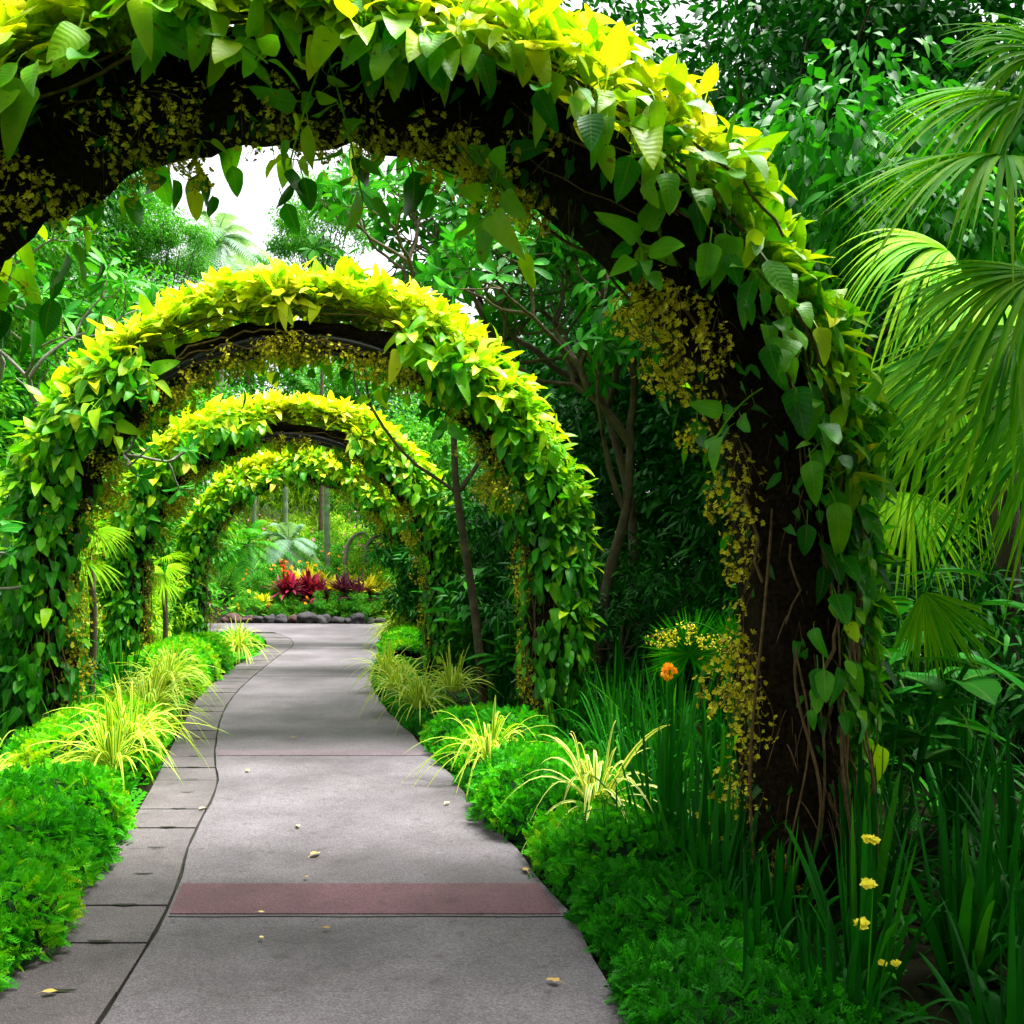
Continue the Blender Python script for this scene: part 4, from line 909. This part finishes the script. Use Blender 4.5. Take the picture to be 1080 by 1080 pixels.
for k, (lb, px, Y, h, mat, z, st_) in enumerate([
    ('wine-red leafy rosette left of the tall red flower spike in the far bed', 303, 31.0, .85, 'cordy', .75, 3), ('large wine-red rosette in the middle of the far bed', 319, 31.2, .95, 'cordy', .85, 3), ('wine-red rosette at the right of the red group', 333, 31.0, .85, 'cordy', .7, 3),
    ('dark purple rosette with pale right side in the far bed', 374, 30.8, 1.0, 'purple', .8, 3), ('low purple rosette beside the dark purple one', 385, 30.6, .85, 'purple', .6, 2)]):
    rosette('red_leaf_plant', lb, X(px, Y), Y, h, 44, mat, k, z=z, wd=.06, stems=st_, group='red and purple rosettes in the far bed')
for k, (lb, px, Y, h) in enumerate([('yellow leaved bush behind the wine-red rosettes', 345, 32.2, .8), ('yellow leaved bush right of the wine-red rosettes', 356, 31.8, .8), ('tall yellow rosette above the purple plant', 385, 32.6, 1.0), ('yellow rosette at the right end of the far bed', 400, 30.9, .8), ('small yellow leafy plant left of the wine-red rosettes', 270, 31.2, .5), ('yellow leafy plant low beside the right end of the bed', 410, 30.2, .6), ('yellow plant peeking between the red rosettes', 329, 32.0, .8)]):
    rosette('yellow_leaf_plant', lb, X(px, Y), Y, h, 34, 'yellowleaf', 20+k, z=.8 if k not in (4, 5) else .3, wd=.06, stems=3, group='yellow leaved plants in the far bed')
# red ginger spikes
for k, (lb, px, py, Y) in enumerate([('tall bright red flower spike over the wine-red rosettes', 299, 597, 30.8), ('shorter red flower spike beside the tall one', 303, 608, 30.7)]):
    x = X(px, Y); root = thing('red_ginger', lb, 'flower', (x, Y, float(gz(x, Y))), 0, 'red flower spikes in the far bed'); p = P(px, py, Y)-np.array(root.location)
    g = G(); tube(g, [(0, 0, -.05), p*.6, p], .02, 6); g.build('stem', M['strap'], root)
    g = G(); n = 60; zz = U(-.55, .18, n); az = U(0, 6.3, n); pos = p+np.stack([.04*np.cos(az), .04*np.sin(az), zz], 1)
    strips(g, pos, np.stack([np.cos(az), np.sin(az), 0*az+.7], 1), np.stack([-np.sin(az), np.cos(az), 0*az], 1), .16, .045, .5, 3, None, .3, U(0, 1, n)); g.build('bloom', M['red'], root)
# low green foliage of the bed
def flowerbush(label, px, Y, s, kind, fl, seed, nf=30, zc=None, fs=.1, group='flowering bushes in the far bed'):
    global R
    x = X(px, Y); z0 = float(gz(x, Y)); me, cs = CR[kind][0]
    root = thing('flowering_bush', label, 'bush', (x, Y, z0), 0, group); zc = (s*.75 if zc is None else zc)
    link('foliage', me, root, (0, 0, zc), (0, 0, seed), s)
    if fl:
        R = np.random.default_rng(seed+1500); g = G(); d = rdir(nf); d[:, 1] = -np.abs(d[:, 1]); pos = d*s*1.12*U(.8, 1.05, (nf, 1))+np.array([0, 0, zc]); pos[:, 2] = np.maximum(pos[:, 2], .1)
        for c in range(3): flowers(g, pos+.03*rdir(nf), d+.4*rdir(nf), fs*U(.7, 1.2, nf), U(0, 1, nf))
        g.build('blossoms', M[fl], root)
    return root
FB = [('light green bush with small yellow flowers at the left end of the far bed', 262, 30.7, .55, 'litshrub', 'orchid', 12), ('low green bush in front of the wine-red rosettes', 300, 30.3, .42, 'litshrub', None, 0), ('low green bush with orange blooms in front of the red group', 322, 30.4, .42, 'litshrub', 'orange', 6),
      ('glossy green bush above the stones left of the purple rosette', 345, 30.2, .62, 'litshrub', None, 0), ('glossy green bush above the stones below the purple rosette', 368, 30.1, .6, 'litshrub', None, 0), ('glossy green bush at the right end of the stone row', 392, 29.7, .6, 'litshrub', None, 0),
      ('green bush with orange flowers up the slope at left', 285, 33.2, .9, 'litshrub', 'orange', 14), ('green bush with orange flowers up the slope at centre', 318, 33.6, .9, 'litshrub', 'orange', 16), ('green bush with orange flowers up the slope at right', 350, 34.2, .95, 'litshrub', 'orange', 14),
      ('lime bush with orange flowers behind the tall yellow rosette', 384, 33.8, 1.0, 'limeshrub', 'orange', 12), ('green bush with pink flowers high on the slope at left', 255, 37.0, 1.2, 'litshrub', 'pink', 16), ('green bush with pink flowers high on the slope at centre', 305, 38.2, 1.3, 'litshrub', 'pink', 18),
      ('green bush with pink flowers high on the slope right of the poles', 352, 38.0, 1.3, 'litshrub', 'pink', 22), ('green bush with pink and magenta flowers near the right pole', 385, 38.5, 1.3, 'litshrub', 'pink', 26), ('lime bush with pink flowers beyond the poles at left', 275, 41.0, 1.3, 'limeshrub', 'pink', 16),
      ('lime bush behind the poles at centre', 320, 41.5, 1.4, 'limeshrub', None, 0), ('lime bush behind the poles at right', 365, 41.2, 1.4, 'limeshrub', 'pink', 10), ('bush right of the bed in dappled shade', 418, 33.0, 1.3, 'litshrub', 'orange', 10), ('dark pink flowered bush left of the farthest arch', 185, 30.0, 1.1, 'shrub', 'pink', 24),
      ('red flowered bush left of the third arch foot', 160, 27.0, 1.2, 'litshrub', 'red', 16), ('green bush between the blue-green palm and the red spike', 300, 35.8, 1.1, 'litshrub', 'red', 8), ('green bush right of the far bed with yellow flowers', 405, 31.6, .9, 'limeshrub', 'orchid', 22)]
for k, (lb, px, Y, s, kd, fl, nf) in enumerate(FB): flowerbush(lb, px, Y, s, kd, fl, k, nf)
# bamboo poles with hanging yellow orchids behind
for k, (px, wd, Y) in enumerate([(268, .09, 40), (301, .10, 38), (319, .06, 43), (345, .11, 36.5), (287, .05, 44), (376, .05, 42)]):
    x = X(px, Y); z0 = float(gz(x, Y)); H = EYE+(611-488)/1000*Y-z0; g = G(); n = 40; zz = np.linspace(-.2, H, n); tube(g, np.stack([0*zz, 0*zz, zz], 1), wd*(1+.12*(np.arange(n) % 5 == 0)), 10)
    o = g.build('bamboo_pole', M['pole']); o.location = (x, Y, z0)
    props(o, ['leftmost thick bamboo pole at the left of the far slope', 'thick bamboo pole left of centre on the far slope', 'slim pole between the two thick poles on the far slope', 'thickest bamboo pole standing above the yellow leaved bushes', 'thin pole just left of the thick centre-left pole', 'thin pole farthest right on the far slope'][k], 'pole', 'poles on the far slope')
R = np.random.default_rng(91); g = G(); n = 5200
xx = U(X(235, 43), X(420, 43), n); yv = U(42, 44, n); zz = U(3.0, 6.4, n)
strips(g, np.stack([xx, yv, zz], 1), rdir(n)*np.array([.4, .4, 1]), rdir(n), U(.25, .6, n), .02, .2, 3, None, .2, U(0, 1, n))
o = g.build('hanging_orchids', M['lime']); props(o, 'curtain of fine yellow-green orchid plants behind the bamboo poles', 'plants', None, 'stuff')
for k, (lb, pts) in enumerate([('grey curved driftwood arm on the slope, left one', [(364, 590), (367, 575), (374, 565), (383, 562), (388, 566)]), ('grey curved driftwood arm on the slope, right one', [(384, 590), (388, 574), (396, 566), (406, 568), (411, 578)])]):
    g = G(); Y = 33.3; T = smooth([P(a, b, Y) for a, b in pts], 5); T[0, 2] = min(T[0, 2], T[0, 2]); base = T[0].copy(); base[2] = gz(base[0], Y)-.1; T = np.vstack([base, T]); tube(g, T-T[0], np.linspace(.09, .03, len(T)), 8)
    o = g.build('driftwood', M['bark']); o.location = tuple(T[0]); props(o, lb, 'driftwood', 'driftwood arms')

# ------------------------------------------------------------------ low cover of the beds, and of the far slope
R = np.random.default_rng(404); g = G()
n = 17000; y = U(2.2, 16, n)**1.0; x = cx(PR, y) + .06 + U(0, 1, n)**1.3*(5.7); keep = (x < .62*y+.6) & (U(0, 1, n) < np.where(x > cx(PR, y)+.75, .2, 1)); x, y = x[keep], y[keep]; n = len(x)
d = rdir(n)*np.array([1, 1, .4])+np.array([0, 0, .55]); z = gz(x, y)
scatter(g, SPRIG, np.stack([x, y, z-.01], 1), d, rdir(n)*.5+np.array([0, 0, 1.]), U(.08, .17, n), np.clip(R.normal(.0, .12, n), 0, 1))  # right bed sprigs tinted darkest, the low light there put into their colour
n = 9000; y = U(3, 24, n); x = cx(PL, y) - .1 - U(0, 1, n)*5
d = rdir(n)*np.array([1, 1, .4])+np.array([0, 0, .55]); z = gz(x, y)
scatter(g, SPRIG, np.stack([x, y, z-.01], 1), d, rdir(n)*.5+np.array([0, 0, 1.]), U(.1, .26, n), np.clip(R.normal(.4, .18, n), 0, 1))
props(g.build('bed_ground_cover', M['fern']), 'low feathery ground cover between the clumps of the beds', 'ground cover', None, 'stuff')
g = G(); n = 26000; y = U(29.9, 60, n); x = U(-26, 8, n); z = gz(x, y)
scatter(g, LANCE[0], np.stack([x, y, z+U(0, .45, n)], 1), rdir(n)*np.array([1, 1, .5])+np.array([0, 0, .6]), rdir(n)+np.array([0, -.3, .6]), U(.15, .4, n), U(.2, 1, n))
props(g.build('slope_ground_cover', M['treelit']), 'leafy green ground cover on the slope beyond the crossing path', 'ground cover', None, 'stuff')
# more strap clumps filling the right-hand bed
more = [('strap clump at the foot of the nearest arch on its path side', .98, 4.25, .6, 44, .017, .2), ('tall strap clump between the arch foot and the round palm leaf', 1.45, 6.4, .95, 60, .017, .35),
 ('fine strap clump right behind the striped spider plant', .72, 6.35, .8, 60, .014, .5), ('fine strap clump between the mound and the orange orchid', .85, 6.9, .85, 60, .014, .55),
 ('strap clump behind the dense bright mound near the second arch foot', .45, 7.9, .8, 60, .014, .4), ('low arching strap clump over the striped spider plant from the right', .78, 5.1, .7, 50, .017, .4),
 ('strap clump in the middle of the right bed behind the fine ones', 1.3, 7.8, .95, 60, .018, .3), ('strap clump left of the round palm leaf', .9, 8.2, .9, 60, .018, .35),
 ('strap clump in the dark right of the round palm leaf', 2.4, 7.3, .95, 60, .02, .2), ('strap clump in the dark at right behind the ginger leaves', 2.7, 6.0, .9, 60, .02, .2),
 ('strap clump beside the right edge in front of the palm trunk', 2.2, 4.1, .75, 50, .018, .2), ('strap clump at the foot of the second arch on its right side', .55, 8.9, .7, 50, .016, .4)]
for k, (lb, x, y, h, n, wd, tn) in enumerate(more): straps(lb, x, y, h, n, wd, 80+k, tn, lean=.6, drop=.75)
for k, (lb, x, y, zc, s_) in enumerate([('leafy tree filling the view left of the third arch behind the lime palms', -11.0, 26.0, 3.6, 1.1), ('light tree left of the far slope above the crossing path', -15.5, 33.0, 4.2, 1.2), ('tree low behind the second arch left shoulder', -8.3, 13.2, 5.2, .7), ('leafy tree seen between the arch tops at left', -8.6, 17.5, 5.8, .8), ('bright tree closing the gap behind the third arch left shoulder', -13.0, 30.0, 3.0, 1.1), ('light tree high beyond the far bed, right part', -2.5, 33.0, 4.8, 1.1)]):
    tree('lit', lb, x, y, zc, s_, .12, var=k)

for k, (lb, px, py, Y, s_) in enumerate([('pale crown standing left of the tall palm in the sky gap', 120, 232, 30, .7), ('slim light tree behind the shorter pale palm', 275, 300, 52, .7)]):
    p = P(px, py, Y); tree('lit', lb, p[0], p[1], p[2], s_, .12, var=k)
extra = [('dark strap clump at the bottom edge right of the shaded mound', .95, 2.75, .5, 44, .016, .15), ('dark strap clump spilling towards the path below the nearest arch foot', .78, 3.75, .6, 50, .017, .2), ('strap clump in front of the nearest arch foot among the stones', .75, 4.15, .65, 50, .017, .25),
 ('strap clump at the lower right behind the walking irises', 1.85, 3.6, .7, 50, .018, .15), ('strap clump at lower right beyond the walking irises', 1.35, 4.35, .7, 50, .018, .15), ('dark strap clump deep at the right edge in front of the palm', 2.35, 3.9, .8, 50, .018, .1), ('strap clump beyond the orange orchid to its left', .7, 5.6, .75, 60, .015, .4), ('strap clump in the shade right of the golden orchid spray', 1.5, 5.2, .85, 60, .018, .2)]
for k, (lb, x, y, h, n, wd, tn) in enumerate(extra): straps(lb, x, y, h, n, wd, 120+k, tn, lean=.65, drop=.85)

tree('dark', 'dark tree added beyond the right edge to shade the ground behind the palms', 6.6, 7.8, 5.4, .8, .14, var=1)  # added as a light blocker that darkens the ground behind the palms
p = P(172, 262, 30); tree('lit', 'low pale crown just left of the tall palm', p[0], p[1], p[2], .5, .1, var=1)
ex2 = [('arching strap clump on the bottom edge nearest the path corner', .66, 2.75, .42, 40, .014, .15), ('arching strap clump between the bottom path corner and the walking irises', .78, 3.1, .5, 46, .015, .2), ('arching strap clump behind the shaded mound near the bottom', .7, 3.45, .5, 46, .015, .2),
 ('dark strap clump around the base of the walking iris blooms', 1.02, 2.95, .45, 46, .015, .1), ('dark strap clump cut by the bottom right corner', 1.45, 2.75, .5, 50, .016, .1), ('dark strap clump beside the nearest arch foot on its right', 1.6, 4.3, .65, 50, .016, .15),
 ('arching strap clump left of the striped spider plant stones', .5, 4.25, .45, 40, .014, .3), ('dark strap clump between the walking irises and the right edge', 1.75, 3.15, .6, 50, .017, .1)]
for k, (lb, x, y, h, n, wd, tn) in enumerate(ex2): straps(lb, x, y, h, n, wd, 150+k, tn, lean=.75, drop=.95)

p = P(338, 236, 40); tree('lit', 'pale crown filling the right side of the sky gap above the second arch', p[0], p[1], p[2], .75, .12, var=0)
